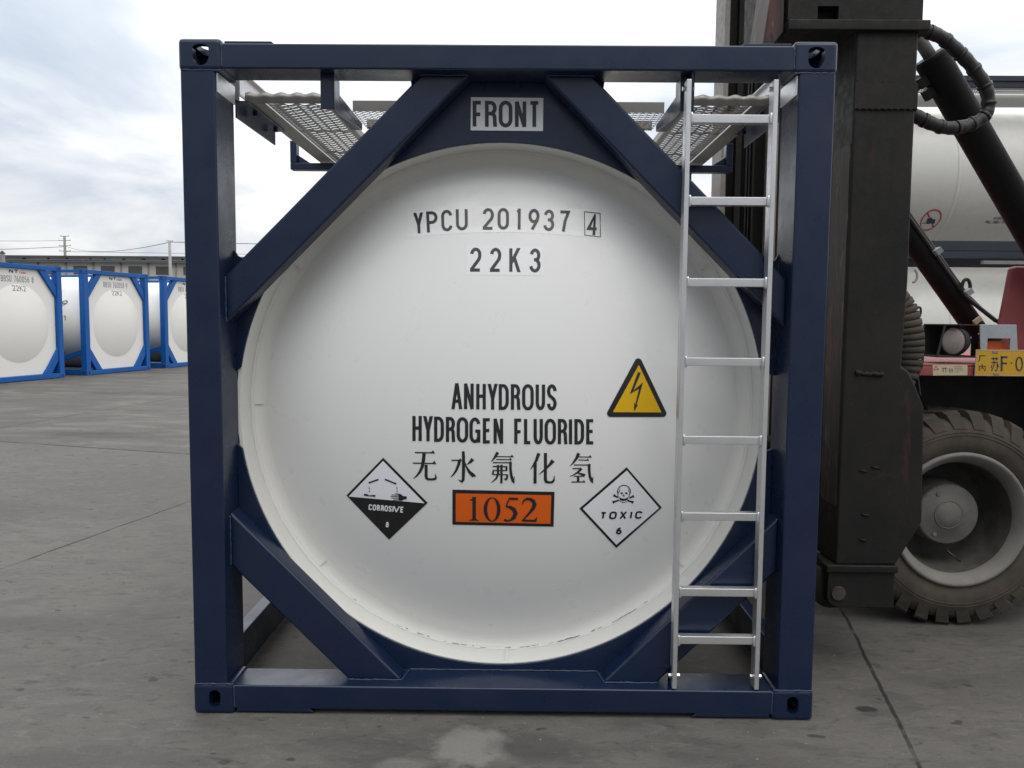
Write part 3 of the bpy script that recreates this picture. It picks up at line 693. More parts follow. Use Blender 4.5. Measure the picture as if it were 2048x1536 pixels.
obj('high_voltage_sign', mb, [BLACKV, YEL, INK], tank, recalc=False, label='yellow warning triangle with a black lightning arrow')
# corrosive diamond
mb = MB()
gridquad(mb, *[FA([q])[0] for q in ((607, 200), (1112, 713), (673, 1132), (188, 630))], on_dish, 0, 0.0016)
lay_fine(mb, FA([(607, 236), (1078, 716), (216, 640)]), on_dish, 1, 0.0030)
x0, x1 = 443, 845
G(FA, 5.69, [(c_, a, b, 727+(a-443)*.078, 795+(a-443)*.078, .075) for c_, a, b in (('C', 443, 483), ('O', 487, 529), ('R', 536, 572), ('R', 582, 618), ('O', 622, 664), ('S', 670, 706), ('I', 712, 728), ('V', 722, 796), ('E', 803, 842))]+[('8', 637, 673, 928, 990, .06)], mb, on_dish, 1, 0.0030, 13.5)
ic = [stroke([(445, 484), (557, 445)], 17), stroke([(629, 443), (759, 496)], 17), stroke([(450, 534), (453, 556)], 8), stroke([(453, 570), (456, 590)], 8), stroke([(765, 531), (766, 555)], 8), stroke([(767, 570), (768, 590)], 8)]
ic += [[[(392, 607), (428, 611), (452, 626), (440, 634), (393, 630)], [(452, 626), (492, 621), (522, 622), (520, 642), (440, 634)]]]
ic += [[[(785, 603), (812, 613), (836, 634), (820, 687), (785, 684)], [(836, 634), (876, 636), (876, 669), (845, 672), (820, 687)]]]
for a, b in (((748, 604), (790, 611)), ((706, 620), (790, 623)), ((694, 637), (790, 640)), ((705, 657), (790, 657)), ((722, 680), (790, 674))): ic.append(stroke([a, b], 8))
for q in ic: lay(mb, [FA(p_) for p_ in q], on_dish, 0, 0.0046)
obj('corrosive_label', mb, [BLACKV, STICK], tank, recalc=False, label='black and white corrosive diamond')
# toxic diamond
mb = MB()
gridquad(mb, *[FB([q])[0] for q in ((1440, 308), (1840, 768), (1322, 1227), (903, 778))], on_dish, 0, 0.0016)
gridquad(mb, *[FB([q])[0] for q in ((1440, 344), (1806, 770), (1322, 1188), (940, 778))], on_dish, 1, 0.0030)
G(FB, 5.69, [('T', 1130, 1200, 813, 894), ('O', 1233, 1317, 808, 898), ('X', 1352, 1430, 808, 893), ('I', 1472, 1490, 807, 892), ('C', 1527, 1607, 803, 893), ('6', 1312, 1376, 990, 1070)], mb, on_dish, 0, 0.0042, 20, 0.16)
sk = [stroke(arc(1407, 585, 74, 76, 205, 200-220-0, 16) if 0 else [(1407+74*math.cos(R(a)), 586+75*math.sin(R(a))) for a in range(168, 373, 12)], 10),
      stroke([(1338, 585), (1345, 598), (1336, 615), (1340, 640), (1352, 652)], 8), stroke([(1480, 588), (1470, 600), (1466, 628), (1462, 648)], 8), stroke([(1362, 556), (1352, 590)], 7), stroke([(1458, 556), (1466, 590)], 7)]
sk += [[[(1368, 596), (1392, 588), (1391, 612), (1370, 614)]], [[(1420, 590), (1447, 594), (1445, 613), (1424, 612)]], [[(1405, 606), (1414, 637), (1391, 637)]]]
sk += [[[(1350, 643), (1375, 658), (1405, 663), (1395, 690), (1365, 682)], [(1405, 663), (1438, 657), (1462, 641), (1445, 680), (1395, 690)]], stroke([(1344, 672), (1366, 696), (1402, 708), (1438, 698), (1462, 672)], 6)]
for pts in ([(1288, 622), (1335, 650)], [(1520, 634), (1470, 655)], [(1278, 706), (1345, 680)], [(1514, 706), (1448, 682)]):
    sk.append(stroke([pts[0], ((pts[0][0]*.6+pts[1][0]*.4), (pts[0][1]*.6+pts[1][1]*.4)), pts[1]], [34, 20, 18]))
for q in sk: lay(mb, [FB(p_) for p_ in q], on_dish, 0, 0.0042)
obj('toxic_label', mb, [BLACKV, STICK], tank, recalc=False, label='white toxic diamond with skull and crossbones')
# orange number panel
mb = MB()
gridquad(mb, (905, 979), (1109, 983.5), (1107, 1053), (905, 1049), on_dish, 0, 0.0016)
gridquad(mb, (911.7, 986), (1102.3, 990), (1100.6, 1047), (911.7, 1043), on_dish, 1, 0.0030)
def ID(p_): return p_
d1 = stroke([(948.5, 993), (948.5, 1040)], 7.0)+[[(937.6, 1000), (945, 996.5), (952, 992.6), (952, 996), (945, 1000)]]+stroke([(938.4, 1039.4), (957.5, 1039.8)], 1.8)+[[(942, 1038.8), (945, 1036), (952, 1036), (955, 1039.2)]]
def ring(cx_, cy_, rx, ry, ix, iy, n=28):
    o_ = []
    for i in range(n):
        a, b = 2*math.pi*i/n, 2*math.pi*(i+1)/n
        o_.append([(cx_+rx*math.cos(a), cy_+ry*math.sin(a)), (cx_+rx*math.cos(b), cy_+ry*math.sin(b)), (cx_+ix*math.cos(b), cy_+iy*math.sin(b)), (cx_+ix*math.cos(a), cy_+iy*math.sin(a))])
    return o_
d2 = ring(984.3, 1018, 16.8, 24.2, 9.8, 22.4)
d3 = stroke([(1018.5, 996.6), (1036, 997.2)], 4.6)+stroke([(1019, 995.5), (1012, 1012)], 2.6)+stroke([(1011.5, 1012), (1020, 1013.5), (1028, 1018.5), (1031, 1026), (1028, 1034), (1021, 1039.5), (1014, 1041), (1008.5, 1038.5)], [2.5, 6, 8, 8.4, 7.5, 4, 3.4, 5.6])
d4 = stroke([(1044.5, 1008), (1047, 1001), (1053, 997), (1060, 997.5), (1066.5, 1001.5), (1069, 1008.5), (1066, 1016), (1059, 1025), (1045, 1040.5)], [1.6, 3, 5, 6.5, 7.5, 8, 7, 4.5, 2.6])+stroke([(1044, 1040), (1071, 1041)], 4.2)+[[(1068, 1039), (1074.5, 1032), (1072.5, 1043), (1066, 1042.6)]]
lay(mb, d1+d2+d3+d4, on_dish, 2, 0.0042)
obj('un_number_panel', mb, [BLACKV, ORANGE, INK], tank, recalc=False, label='orange panel with black number 1052')
# FRONT sign on the upper ring plate
mb = MB(); fp = lambda a, b, l: at(a, b, y=0.1665-l)
gridquad(mb, *[F8([q])[0] for q in ((738, 235), (1268, 241), (1265, 483), (736, 478))], fp, 0, 0.0, 1, 1)
G(F8, 3.66, [('F', 751, 824, 262, 453), ('R', 841, 930, 262, 455), ('O', 942, 1042, 261, 456), ('N', 1060, 1143, 264, 456), ('T', 1160, 1244, 264, 456)], mb, fp, 1, 0.0012, 27)
obj('front_sign', mb, [SIGNW, INK], tank, recalc=False)

# --- ladder
lad = bpy.data.objects.new('ladder', None); C.objects.link(lad); lad.parent = tank; lad.location = Vector((0.835, 0.03, 0.122))-Vector(tank.location)
separate(obj('ladder_bracket', MB().box(0.665-0.002, 0.672-0.006, 0.03, 0.085, 0.117, 0.20).box(1.0085, 1.0155, 0.03, 0.085, 0.117, 0.20)
          .box(0.6865, 0.693, 0.02, 0.075, 2.38, 2.482).box(1.008, 1.015, 0.02, 0.075, 2.36, 2.482), NAVY, lad))
LX = (0.675, 0.996)
for x in LX:
    obj('ladder_rail', MB().box(x-0.009, x+0.009, 0.005, 0.060, 0.122, 2.453), ALU, lad, 0.002)
for zc in (2.312, 2.010, 1.707, 1.407, 1.106, 0.808, 0.508, 0.316):
    b = MB().box(LX[0]+0.0095, LX[1]-0.0095, 0.012, 0.048, zc-0.0155, zc+0.0155)
    for x, s_ in ((LX[0]+0.009, 1), (LX[1]-0.009, -1)):       # weld lips
        b.tube([(x+s_*0.004, 0.012, zc-0.02), (x+s_*0.006, 0.008, zc-0.012), (x+s_*0.006, 0.008, zc+0.012), (x+s_*0.004, 0.012, zc+0.02)], 0.006, 8)
    obj('ladder_rung', b, ALU, lad, 0.0025)
b = MB()
for x in LX:
    for z in (0.165, 2.425):
        b.tube([(x-0.020, 0.032, z), (x-0.010, 0.032, z)], 0.009, 6, smooth=False); b.tube([(x+0.010, 0.032, z), (x+0.024, 0.032, z)], 0.009, 6, smooth=False)
separate(obj('bolt', b, STEEL, lad))

# --- top walkways (corrugated perforated aluminium) and their brackets
def walkway(xa, xb, y0, y1, z, n_rows, pitch=0.04):
    b = MB(); ncol = 6; wv = lambda x: 0.0035*math.cos((x-xa)/(xb-xa)*2*math.pi*4)
    K = 24
    xs = [xa+(xb-xa)*i/K for i in range(K+1)]
    for r_ in range(n_rows):
        ya = y0+r_*pitch
        for i in range(K):
            p0, p1 = xs[i], xs[i+1]
            b.add([(p0, ya, z+wv(p0)), (p1, ya, z+wv(p1)), (p1, ya+pitch*.86, z+wv(p1)+.0006), (p0, ya+pitch*.86, z+wv(p0)+.0006)], [(0, 1, 2, 3)])
            if i % 4 == 3 or i in (0, 23) or r_ % 12 == 11:
                b.add([(p0, ya+pitch*.86, z+wv(p0)+.0006), (p1, ya+pitch*.86, z+wv(p1)+.0006), (p1, ya+pitch, z+wv(p1)), (p0, ya+pitch, z+wv(p0))], [(0, 1, 2, 3)])
    return b
for sx in (-1, 1):
    xa, xb = sorted((sx*0.985, sx*0.735))
    w = obj('walkway', walkway(xa, xb, 0.30, 5.8, 2.430, 137), ALU2, tank, recalc=False)
    fl = MB().box(*sorted((sx*0.735, sx*0.715)), 0.262, 5.8, 2.425, 2.432).box(*sorted((sx*0.985, sx*1.06)), 0.262, 5.8, 2.422, 2.428)
    fl.box(*sorted((sx*1.056, sx*1.060)), 0.262, 5.8, 2.428, 2.46).box(*sorted((sx*0.715, sx*0.7115)), 0.262, 5.8, 2.428, 2.46)
    obj('side_flange', fl, ALU2, w)
    lip = MB(); x0, x1 = sorted((sx*0.700, sx*1.058)); n = 48; vs = []
    for i in range(n+1):
        x = x0+(x1-x0)*i/n; k = math.sin((x-x0)/(x1-x0)*2*math.pi*5.5)
        vs += [(x, 0.258, 2.421), (x, 0.254-0.002*k, 2.444+0.001*k), (x, 0.258, 2.462+0.004*k), (x, 0.268, 2.464+0.004*k), (x, 0.30, 2.435)]
    lip.add(vs, [(i*5+j, (i+1)*5+j, (i+1)*5+j+1, i*5+j+1) for i in range(n) for j in range(4)], 0, True)
    obj('crimped_edge', lip, ALU2, w, recalc=False)
    kb = MB().box(*sorted((sx*1.072, sx*1.076)), 0.24, 3.2, 2.445, 2.540).box(*sorted((sx*1.072, sx*1.055)), 0.24, 3.2, 2.536, 2.540)
    kb.box(*sorted((sx*1.155, sx*1.074)), 0.236, 0.240, 2.425, 2.530)
    obj('toe_board', kb, ALU, w)
    an = MB().box(*sorted((sx*1.075, sx*1.081)), 0.206, 0.72, 2.352, 2.424).box(*sorted((sx*1.03, sx*1.081)), 0.206, 0.72, 2.412, 2.418)
    for y in (0.36, 0.64): an.tube([(sx*1.05, y, 2.395), (sx*1.05, y, 2.412)], 0.011, 6, smooth=False)
    obj('walkway_bracket', an, NAVY, tank, 0.0015)
    pz0, pz1 = at(452, 197, x=-1.08).z, at(452, 158, x=-1.08).z
    obj('mounting_plate', MB().box(*sorted((sx*1.0835 if sx < 0 else 1.0785, sx*1.0775 if sx < 0 else 1.0725)), 0.015, 0.20, pz0, min(pz1, 2.47)), ALU, tank, 0.001)
    hb = MB().box(*sorted((sx*0.655, sx*0.660)), 0.07, 0.165, 2.352, 2.482).box(*sorted((sx*0.660, sx*0.708)), 0.07, 0.076, 2.352, 2.482)
    hb.prism([(0.165, 2.352), (0.165, 2.43), (0.62, 2.43), (0.62, 2.40)], *sorted((sx*0.655, sx*0.660)), axis='x')
    hb.box(*sorted((sx*0.655, sx*0.705)), 0.17, 0.62, 2.40, 2.405)
    obj('hanging_bracket', hb, NAVY, tank, 0.0015)
    for yy in (1.40, 3.03, 4.80):
        sb = MB().box(*sorted((sx*0.62, sx*1.20)), yy, yy+0.06, 2.366, 2.402).box(*sorted((sx*1.165, sx*1.20)), yy, yy+0.06, 2.402, 2.52)
        sb.box(*sorted((sx*0.93, sx*0.98)), yy, yy+0.05, 2.02, 2.366)
        sb.prism([(sx*1.165, 2.402), (sx*1.165, 2.45), (sx*1.09, 2.402)], yy+0.025, yy+0.031)
        obj('walkway_support', sb, NAVY, tank, 0.003)
w = MB()                                                       # cross walkway at the front end, round holes read as lit dots
nx, ny = 44, 9; x0, x1, y0, y1, z = -0.655, 0.655, 0.40, 0.70, 2.430
dx, dy = (x1-x0)/nx, (y1-y0)/ny
for j in range(ny):
    for i in range(nx):
        cx_, cy_ = x0+dx*(i+.5+(0.25 if j % 2 else -.25)*0), y0+dy*(j+.5); h_ = 8
        sq = []
        for k in range(h_):
            a = 2*math.pi*k/h_+math.pi/8; c_, s_ = math.cos(a), math.sin(a); m_ = max(abs(c_), abs(s_))
            sq.append(((cx_+c_/m_*dx/2, cy_+s_/m_*dy/2, z), (cx_+c_*dx*.33, cy_+s_*dy*.33, z+.002)))
        vs = [q for pr_ in sq for q in pr_]
        w.add(vs, [(2*k, (2*k+2) % (2*h_), (2*k+3) % (2*h_), 2*k+1) for k in range(h_)])
cw = obj('cross_walkway', w, ALU2, tank, recalc=False)
obj('edge_channel', MB().box(-0.65, 0.65, 0.385, 0.390, 2.425, 2.468).box(-0.65, 0.65, 0.70, 0.705, 2.425, 2.468), ALU2, cw)
# ------------------------------------------------------------------ bright blue framed tanks in a row
GZ = 0.1126
def plane_text(mb, s_, x0, x1, z0, z1, y, t_, mi, shear=0.0, gap=0.22, space=0.6):
    for c_, a, b, yt, yb in word(s_, x0, x1, -z1, -z0, gap, space):
        lay(mb, glyph(c_, a, b, yt, yb, t_, shear), lambda u, w_, l: (u, y-l, -w_), mi)
def blue_base():
    root = thing('blue_tank_container', 'tmp', 'tank container', (0, 0, 0), 'bright blue framed tank containers in a row')
    for sx in (-1, 1):
        for ya in (0.0, LEN-0.178):
            for z0 in (0.0, 2.473):
                xa, xb = sorted((sx*1.057, sx*HW))
                c_ = obj('corner_casting', MB().box(xa, xb, ya, ya+0.178, z0, z0+0.118), BLUE, root, 0.008)
                h = MB(); xm = (xa+xb)/2; zm = z0+0.059
                h.prism([(xm+a, zm+b_) for a, b_ in arc(0, .012, .025, .028, 0, 180, 6)+arc(0, -.012, .025, .028, 180, 360, 6)], *((ya-0.003, ya+0.004) if ya == 0 else (ya+0.174, ya+0.181)))
                fx = (xa-0.003, xa+0.004) if sx < 0 else (xb-0.004, xb+0.003)
                h.prism([(ya+0.089+a, zm+b_) for a, b_ in arc(0, .012, .030, .028, 0, 180, 6)+arc(0, -.012, .030, .028, 180, 360, 6)], *fx, axis='x')
                separate(obj('lock_opening', h, DARK, c_))
    for yy, s_ in ((0, 1), (LEN, -1)):
        y_ = lambda a, b: tuple(sorted((yy+s_*a, yy+s_*b)))
        for sx in (-1, 1):
            obj('corner_post', MB().box(*sorted((sx*1.065, sx*1.214)), *y_(0.005, 0.16), 0.118, 2.473), BLUE, root, 0.008)
            up = [(sx*1.065, 2.10), (sx*0.76, 2.478), (sx*0.56, 2.478), (sx*1.065, 1.86)]
            dn = [(sx*1.065, 0.42), (sx*0.84, 0.118), (sx*0.63, 0.118), (sx*1.065, 0.70)]
            obj('diagonal_brace', MB().prism(up, *y_(0.03, 0.13)), BLUE, root, 0.006)
            obj('diagonal_brace', MB().prism(dn, *y_(0.03, 0.13)), BLUE, root, 0.006)
        obj('top_beam', MB().box(-1.058, 1.058, *y_(0.008, 0.13), 2.480, 2.578), BLUE, root, 0.006)
        obj('bottom_beam', MB().box(-1.058, 1.058, *y_(0.008, 0.13), 0.012, 0.116), BLUE, root, 0.006)
    for sx in (-1, 1):
        obj('bottom_rail', MB().box(*sorted((sx*1.21, sx*1.12)), 0.18, LEN-0.18, 0.02, 0.14), BLUE, root, 0.006)
        obj('top_rail', MB().box(*sorted((sx*1.21, sx*1.15)), 0.18, LEN-0.18, 2.50, 2.575), BLUE, root, 0.006)
        sv = MB()
        for yy, s_ in ((0.17, 1), (LEN-0.17, -1)):
            sv.bar((sx*1.165, yy, 0.56), (sx*1.165, yy+s_*1.25, 0.20), 0.07, 0.11)
        separate(obj('side_brace', sv, BLUE, root))
        sm = MB().box(*sorted((sx*1.214, sx*1.222)), 0.02, 0.14, 1.05, 1.38)
        obj('data_plate', sm, BLUE, root, 0.002)
    # white end cladding with a bulging dish, and the clad barrel
    ocz = [(-1.064, 0.62), (-0.62, 0.117), (0.62, 0.117), (1.064, 0.62), (1.064, 1.93), (0.60, 2.479), (-0.60, 2.479), (-1.064, 1.93)]
    cl = obj('end_cladding', MB().prism(ocz, 0.085, 0.128), WHITE2, root, 0.012, 3)
    dp = []
    for i in range(25):
        u = i/24; r = 0.875*u if u else 0.001
        dp.append((r, 0.086 - 0.135*(1-u*u) + (0.0 if u < 1 else 0.003)))
    dp += [(0.90, 0.087)]
    obj('dished_end', MB().lathe(dp, (0, 0, 1.27), n=72), WHITE2, root)
    pr = [(0.9, 0.14), (1.07, 0.14), (1.13, 0.17), (1.15, 0.24), (1.15, LEN-0.24), (1.13, LEN-0.15), (0.01, LEN-0.12)]
    br = obj('tank_barrel', MB().lathe(pr, (0, 0, 1.30), n=72), WHITE2, root)
    bn = MB()
    for k in (0.9, 2.2, 3.9, 5.2): bn.lathe([(1.151, k-0.03), (1.157, k-0.028), (1.157, k+0.028), (1.151, k+0.03)], (0, 0, 1.30), n=72)
    separate(obj('cladding_band', bn, WHITE2, br))
    return root
def descend(o): return [c_ for c_ in bpy.data.objects if c_.parent == o]
def copy_tree(o, parent=None):
    c_ = o.copy(); C.objects.link(c_); c_.parent = parent
    for ch in descend(o): copy_tree(ch, c_)
    return c_
b0 = blue_base()
HD = R(78.91)
dv = Vector((math.cos(HD), math.sin(HD), 0)); P2 = Vector((-10.2545, 17.7554, GZ))
specs = [(-3.1565, 'BBSU 760056 8', 'bright blue framed tank with number 760056 8, cut by the left edge of the photo', None),
         (0.0, 'BBSU 760058 9', 'bright blue framed tank with number 760058 9, middle of the blue row', ('89', 'T11')),
         (3.1196, 'BBSU 7', 'bright blue framed tank half hidden behind the dark navy corner post', ('7', '1'))]
blues = [b0]+[copy_tree(b0) for _ in specs[1:]]
for root, (off, num, lab, side) in zip(blues, specs):
    root['label'] = lab
    ft = MB(); 
    plane_text(ft, 'NT', -0.22, 0.03, 2.365, 2.45, 0.0845, 0.026, 0, 0.1)
    obj('maker_mark', ft, NAVI, root, recalc=False)
    ft = MB(); plane_text(ft, 'TANK', 0.055, 0.245, 2.365, 2.41, 0.0845, 0.014, 0, 0.1, 0.14)
    ft.add([(0.10, 0.0844, 2.430), (0.20, 0.0844, 2.433), (0.20, 0.0844, 2.440), (0.10, 0.0844, 2.437)], [(0, 1, 2, 3)])
    obj('maker_mark', ft, REDI, root, recalc=False)
    ft = MB()
    plane_text(ft, num, -0.44, 0.46 if len(num) > 8 else -0.06, 2.178, 2.312, 0.0845, 0.0128, 0, 0, 0.35, 0.5)
    obj('number_lettering', ft, NAVI, root, recalc=False)
    ft = MB()
    def onend(u, w_, l):
        z = -w_; r = math.hypot(u, z-1.27); k = min(1, r/0.875)
        return (u, 0.084-0.135*(1-k*k)-l-0.002, z)
    for c_, a, b_, yt, yb in word('22K2', -0.17, 0.20, -2.105, -1.985, 0.35):
        lay(ft, glyph(c_, a, b_, yt, yb, 0.012), onend, 0)
    obj('size_code_lettering', ft, NAVI, root, recalc=False)
    if side:
        ft = MB()
        def onside(u, w_, l): z = -w_; return (-math.sqrt(max(0.01, 1.1585**2-(z-1.30)**2))-0.003-l, u, z)
        for txt, y0, y1, z0, z1, sh_ in ((side[0], 1.02, 0.64 if len(side[0]) > 1 else 0.84, 1.70, 1.83, 0.25), (side[1], 0.90, 0.58 if len(side[1]) > 1 else 0.80, 1.34, 1.46, 0)):
            for c_, a, b_, yt, yb in word(txt, -y0, -y1, -z1, -z0, 0.5 if txt == '89' else 0.2):
                lay(ft, glyph(c_, a, b_, yt, yb, 0.018, sh_), lambda u, w_, l: onside(-u, w_, l), 0)
        obj('side_lettering', ft, NAVI, root, recalc=False)
    root.location = P2 + dv*off; root.rotation_euler = (0, 0, HD)

# ------------------------------------------------------------------ two dark-railed white tanks stacked behind the forklift
def side_tank(z0, label, upper):
    x0, y0 = 5.0, 9.75
    root = thing('white_tank_container', label, 'tank container', (x0+LEN/2, y0+HW, z0), 'white tank containers stacked behind the forklift')
    Z = z0
    for xa in (x0, x0+LEN-0.16):
        for ya in (y0, y0+2*HW-0.15):
            obj('corner_post', MB().box(xa, xa+0.16, ya, ya+0.15, Z, Z+2.591), NAVYD, root, 0.006)
    for ya in (y0+0.01, y0+2*HW-0.09):
        obj('bottom_rail', MB().box(x0+0.162, x0+LEN-0.162, ya, ya+0.08, Z+0.0005, Z+0.155), NAVYD, root, 0.005)
    for ya in (y0+0.015, y0+2*HW-0.085):
        obj('top_rail', MB().box(x0+0.162, x0+LEN-0.162, ya, ya+0.07, Z+2.490, Z+2.5955), NAVYD, root, 0.005)
    rr = 1.13; cz = Z+1.29; yc = y0+HW
    pr = [(0.01, x0+0.12), (0.7, x0+0.16), (1.0, x0+0.24), (rr, x0+0.42), (rr, x0+LEN-0.42), (1.0, x0+LEN-0.24), (0.01, x0+LEN-0.12)]
    br = obj('tank_barrel', MB().lathe(pr, (0, yc, cz), axis='x', n=96), WHITE3, root)
    bn = MB()
    for k in (1.9, 3.4, 4.9): bn.lathe([(rr+.001, x0+k-.03), (rr+.006, x0+k-.028), (rr+.006, x0+k+.028), (rr+.001, x0+k+.03)], (0, yc, cz), axis='x', n=96)
    separate(obj('cladding_band', bn, WHITE3, br))
    def onb(u, w_, l):
        d = min(0.999, max(-0.999, (-w_-cz)/rr)); return (u, yc-(rr+0.009+l)*math.sqrt(1-d*d), -w_)
    if upper:
        w_ = obj('walkway', walkway_side(x0+0.2, x0+LEN-0.2, y0+0.05, y0+0.42, Z+2.50), ALU2, root, recalc=False)
        obj('handrail_angle', MB().box(x0+0.165, x0+LEN-0.165, y0-0.005, y0+0.012, Z+2.585, Z+2.66), NAVYD, root)
        obj('top_plate', MB().box(x0+0.2, x0+LEN-0.2, y0+0.44, y0+0.45, Z+2.30, Z+2.50), WHITE3, root)
        ft = MB(); c0 = at(1875, 437, y=9.93); cx_, czz = c0.x, c0.z
        lay(ft, [[(cx_+a, -czz-b) for a, b in q] for q in ring(0, 0, 0.155, 0.155, 0.135, 0.135, 40)], onb, 0)
        lay(ft, [[(cx_+a, -czz+b) for a, b in q] for q in stroke([(-0.10, -0.10), (0.10, 0.10)], 0.022)], onb, 0, 0.002)
        ik = [[(-0.055, -0.02), (-0.02, -0.04), (0.02, -0.015), (0.075, -0.005), (0.085, 0.05), (-0.05, 0.055)]]
        lay(ft, [[(cx_+a, -czz+b) for a, b in q] for q in ik], onb, 1, 0.001)
        lay(ft, [[(cx_+a, -czz+b) for a, b in q] for q in stroke([(-0.11, 0.045), (-0.065, 0.045), (-0.06, -0.03)], 0.008)], onb, 1, 0.001)
        obj('no_forklift_sign', ft, [REDI, NAVI], root, recalc=False, label='round red sign barring forklift handling')
        ft = MB(); c1 = at(1990, 443, y=9.93)
        for txt, x_a, x_b, dz in (('IN EMERGENCY', 0.07, 0.36, 0.055), ('PULL CABLE TO CLOSE', -0.02, 0.42, 0.0)):
            for c_, a, b_, yt, yb in word(txt, c1.x+x_a, c1.x+x_b, -(c1.z+dz+0.036), -(c1.z+dz), 0.2): lay(ft, glyph(c_, a, b_, yt, yb, 0.006, 0.2), onb, 0)
        obj('safety_lettering', ft, NAVI, root, recalc=False)
    else:
        c0 = at(1826, 553, y=9.93); hk = MB()
        hk.tube([(c0.x+0.055*math.cos(R(a))-0.03, y0+0.1, c0.z+0.095*math.sin(R(a))) for a in range(-100, 95, 15)], 0.018, 8)
        obj('hose_hook', hk, GALV, root)
        obj('catwalk_strip', MB().box(x0+2.3, x0+LEN-0.3, y0+0.02, y0+0.1, Z+2.40, Z+2.45), ALU2, root)
    return root
def walkway_side(xa, xb, ya, yb, z):
    b = MB(); n = 150
    for i in range(n):
        for j in range(4):
            u0 = xa+(xb-xa)*i/n; u1 = u0+(xb-xa)/n*.55; w0 = ya+(yb-ya)*j/4; w1 = w0+(yb-ya)/4*.6
            b.add([(u0, w0, z), (u0+(xb-xa)/n, w0, z), (u0+(xb-xa)/n, w1, z), (u0, w1, z)], [(0, 1, 2, 3)])
            b.add([(u0, w1, z), (u1, w1, z), (u1, w0+(yb-ya)/4, z), (u0, w0+(yb-ya)/4, z)], [(0, 1, 2, 3)])
    return b.box(xa, xb, ya-0.02, ya-0.012, z-0.03, z+0.05)
side_tank(gz(10), 'white tank with dark rails at the bottom of the stack behind the forklift', False)
side_tank(gz(10)+2.597, 'white tank with walkway and round red sign, on top of the stack behind the forklift', True)

# ------------------------------------------------------------------ forklift
fk = thing('forklift', 'grimy forklift with dark mast, red body and yellow number plate beside the navy tank', 'forklift', (2.28, 2.0, 0))
MY0, MY1 = 0.45, 0.93
def pp(px, py, y): q = at(px, py, y=y); return (q.x, q.z)
# near mast column: thick plate profile seen edge-on, side web behind
prof = [pp(1692, 1131, MY0), pp(1706, 60, MY0), pp(1835, 60, MY0), pp(1830, 300, MY0), pp(1817, 560, MY0), pp(1804, 733, MY0), pp(1818, 742, MY0), pp(1829, 764, MY0), pp(1849, 815, MY0), pp(1845, 1045, MY0), pp(1791, 1131, MY0)]
XL = 1.462
prof = [(XL, prof[0][1]), (XL, 3.9), (1.722, 3.9), (1.722, prof[3][1])]+[(x, z) for x, z in prof[4:]]
mast = obj('mast_column', MB().prism(prof, MY0, MY1), MAST, fk, 0.012, 3)
ms = MB()
ms.box(XL-0.003, XL+0.012, MY0+0.015, MY0+0.20, 0.75, 2.32)
obj('wear_strip', ms, RUST, mast)
wb = MB(); z0, z1 = at(1700, 855, y=MY0).z, at(1700, 832, y=MY0).z
zc0, zc1 = at(1760, 219, y=MY0).z, at(1760, 166, y=MY0).z
pts = []
xa, xb = XL+0.004, 1.725
for i in range(30):
    u = i/29; pts.append((xa+(xb-xa)*u, zc1+random.uniform(-0.007, 0.007)))
for i in range(30):
    u = 1-i/29; pts.append((xa+(xb-xa)*u, zc0+(0.002 if i % 3 else -0.003)))
wb.prism(pts, MY0-0.009, MY0+0.01)
obj('repair_strap', wb, MAST, mast)
hd = MB(); a, b_ = at(1712, 747, y=MY0-0.01), at(1768, 747, y=MY0-0.01)
hd.tube([(a.x+(b_.x-a.x)*k/14, MY0-0.002+random.uniform(-.003, .002), a.z+random.uniform(-.004, .004)-0.004*k/14) for k in range(15)], [0.011+random.uniform(-.004, .003) for k in range(15)], 8)
for px, py in ((1732, 1030), (1727, 1080), (1752, 935), (1728, 942)):
    q = at(px, py, y=MY0); hd.tube([(q.x-0.02, MY0-0.003, q.z+0.004), (q.x, MY0-0.003, q.z), (q.x+0.018, MY0-0.001, q.z-0.006)], [0.003, 0.006, 0.002], 6)
separate(obj('weld_scar', hd, MAST, mast))
# foot with roller
ft_ = []
zt, zb = at(1700, 1131, y=MY0).z, at(1700, 1216, y=MY0).z; xl, xr = at(1655, 1180, y=MY0).x, at(1788, 1216, y=MY0).x
foot = [(xr, zt), (xr, zb)]+[(xl+0.05+0.05*math.cos(R(a)), zb+0.05+0.05*math.sin(R(a))) for a in (270, 240, 210, 180)]+[(xl, zt)]
o = obj('mast_foot', MB().prism(foot, MY0+0.002, MY0+0.2), MAST, fk, 0.006)
obj('foot_lip', MB().box(xl-0.012, xr+0.006, MY0-0.014, MY0+0.06, zt-0.03, zt+0.004), MAST, o, 0.006)
q = at(1676, 1186, y=MY0)
obj('pin', MB().lathe([(0.001, MY0-0.010), (0.030, MY0-0.010), (0.032, MY0-0.006), (0.032, MY0+0.02)], (q.x, 0, q.z), n=24, smooth=False), PIN, o)
obj('roller', MB().lathe([(0.02, MY0+0.05), (0.088, MY0+0.05), (0.095, MY0+0.06), (0.095, MY0+0.13), (0.088, MY0+0.14), (0.02, MY0+0.14)], (q.x-0.005, 0, q.z+0.005), n=32), MAST, o)
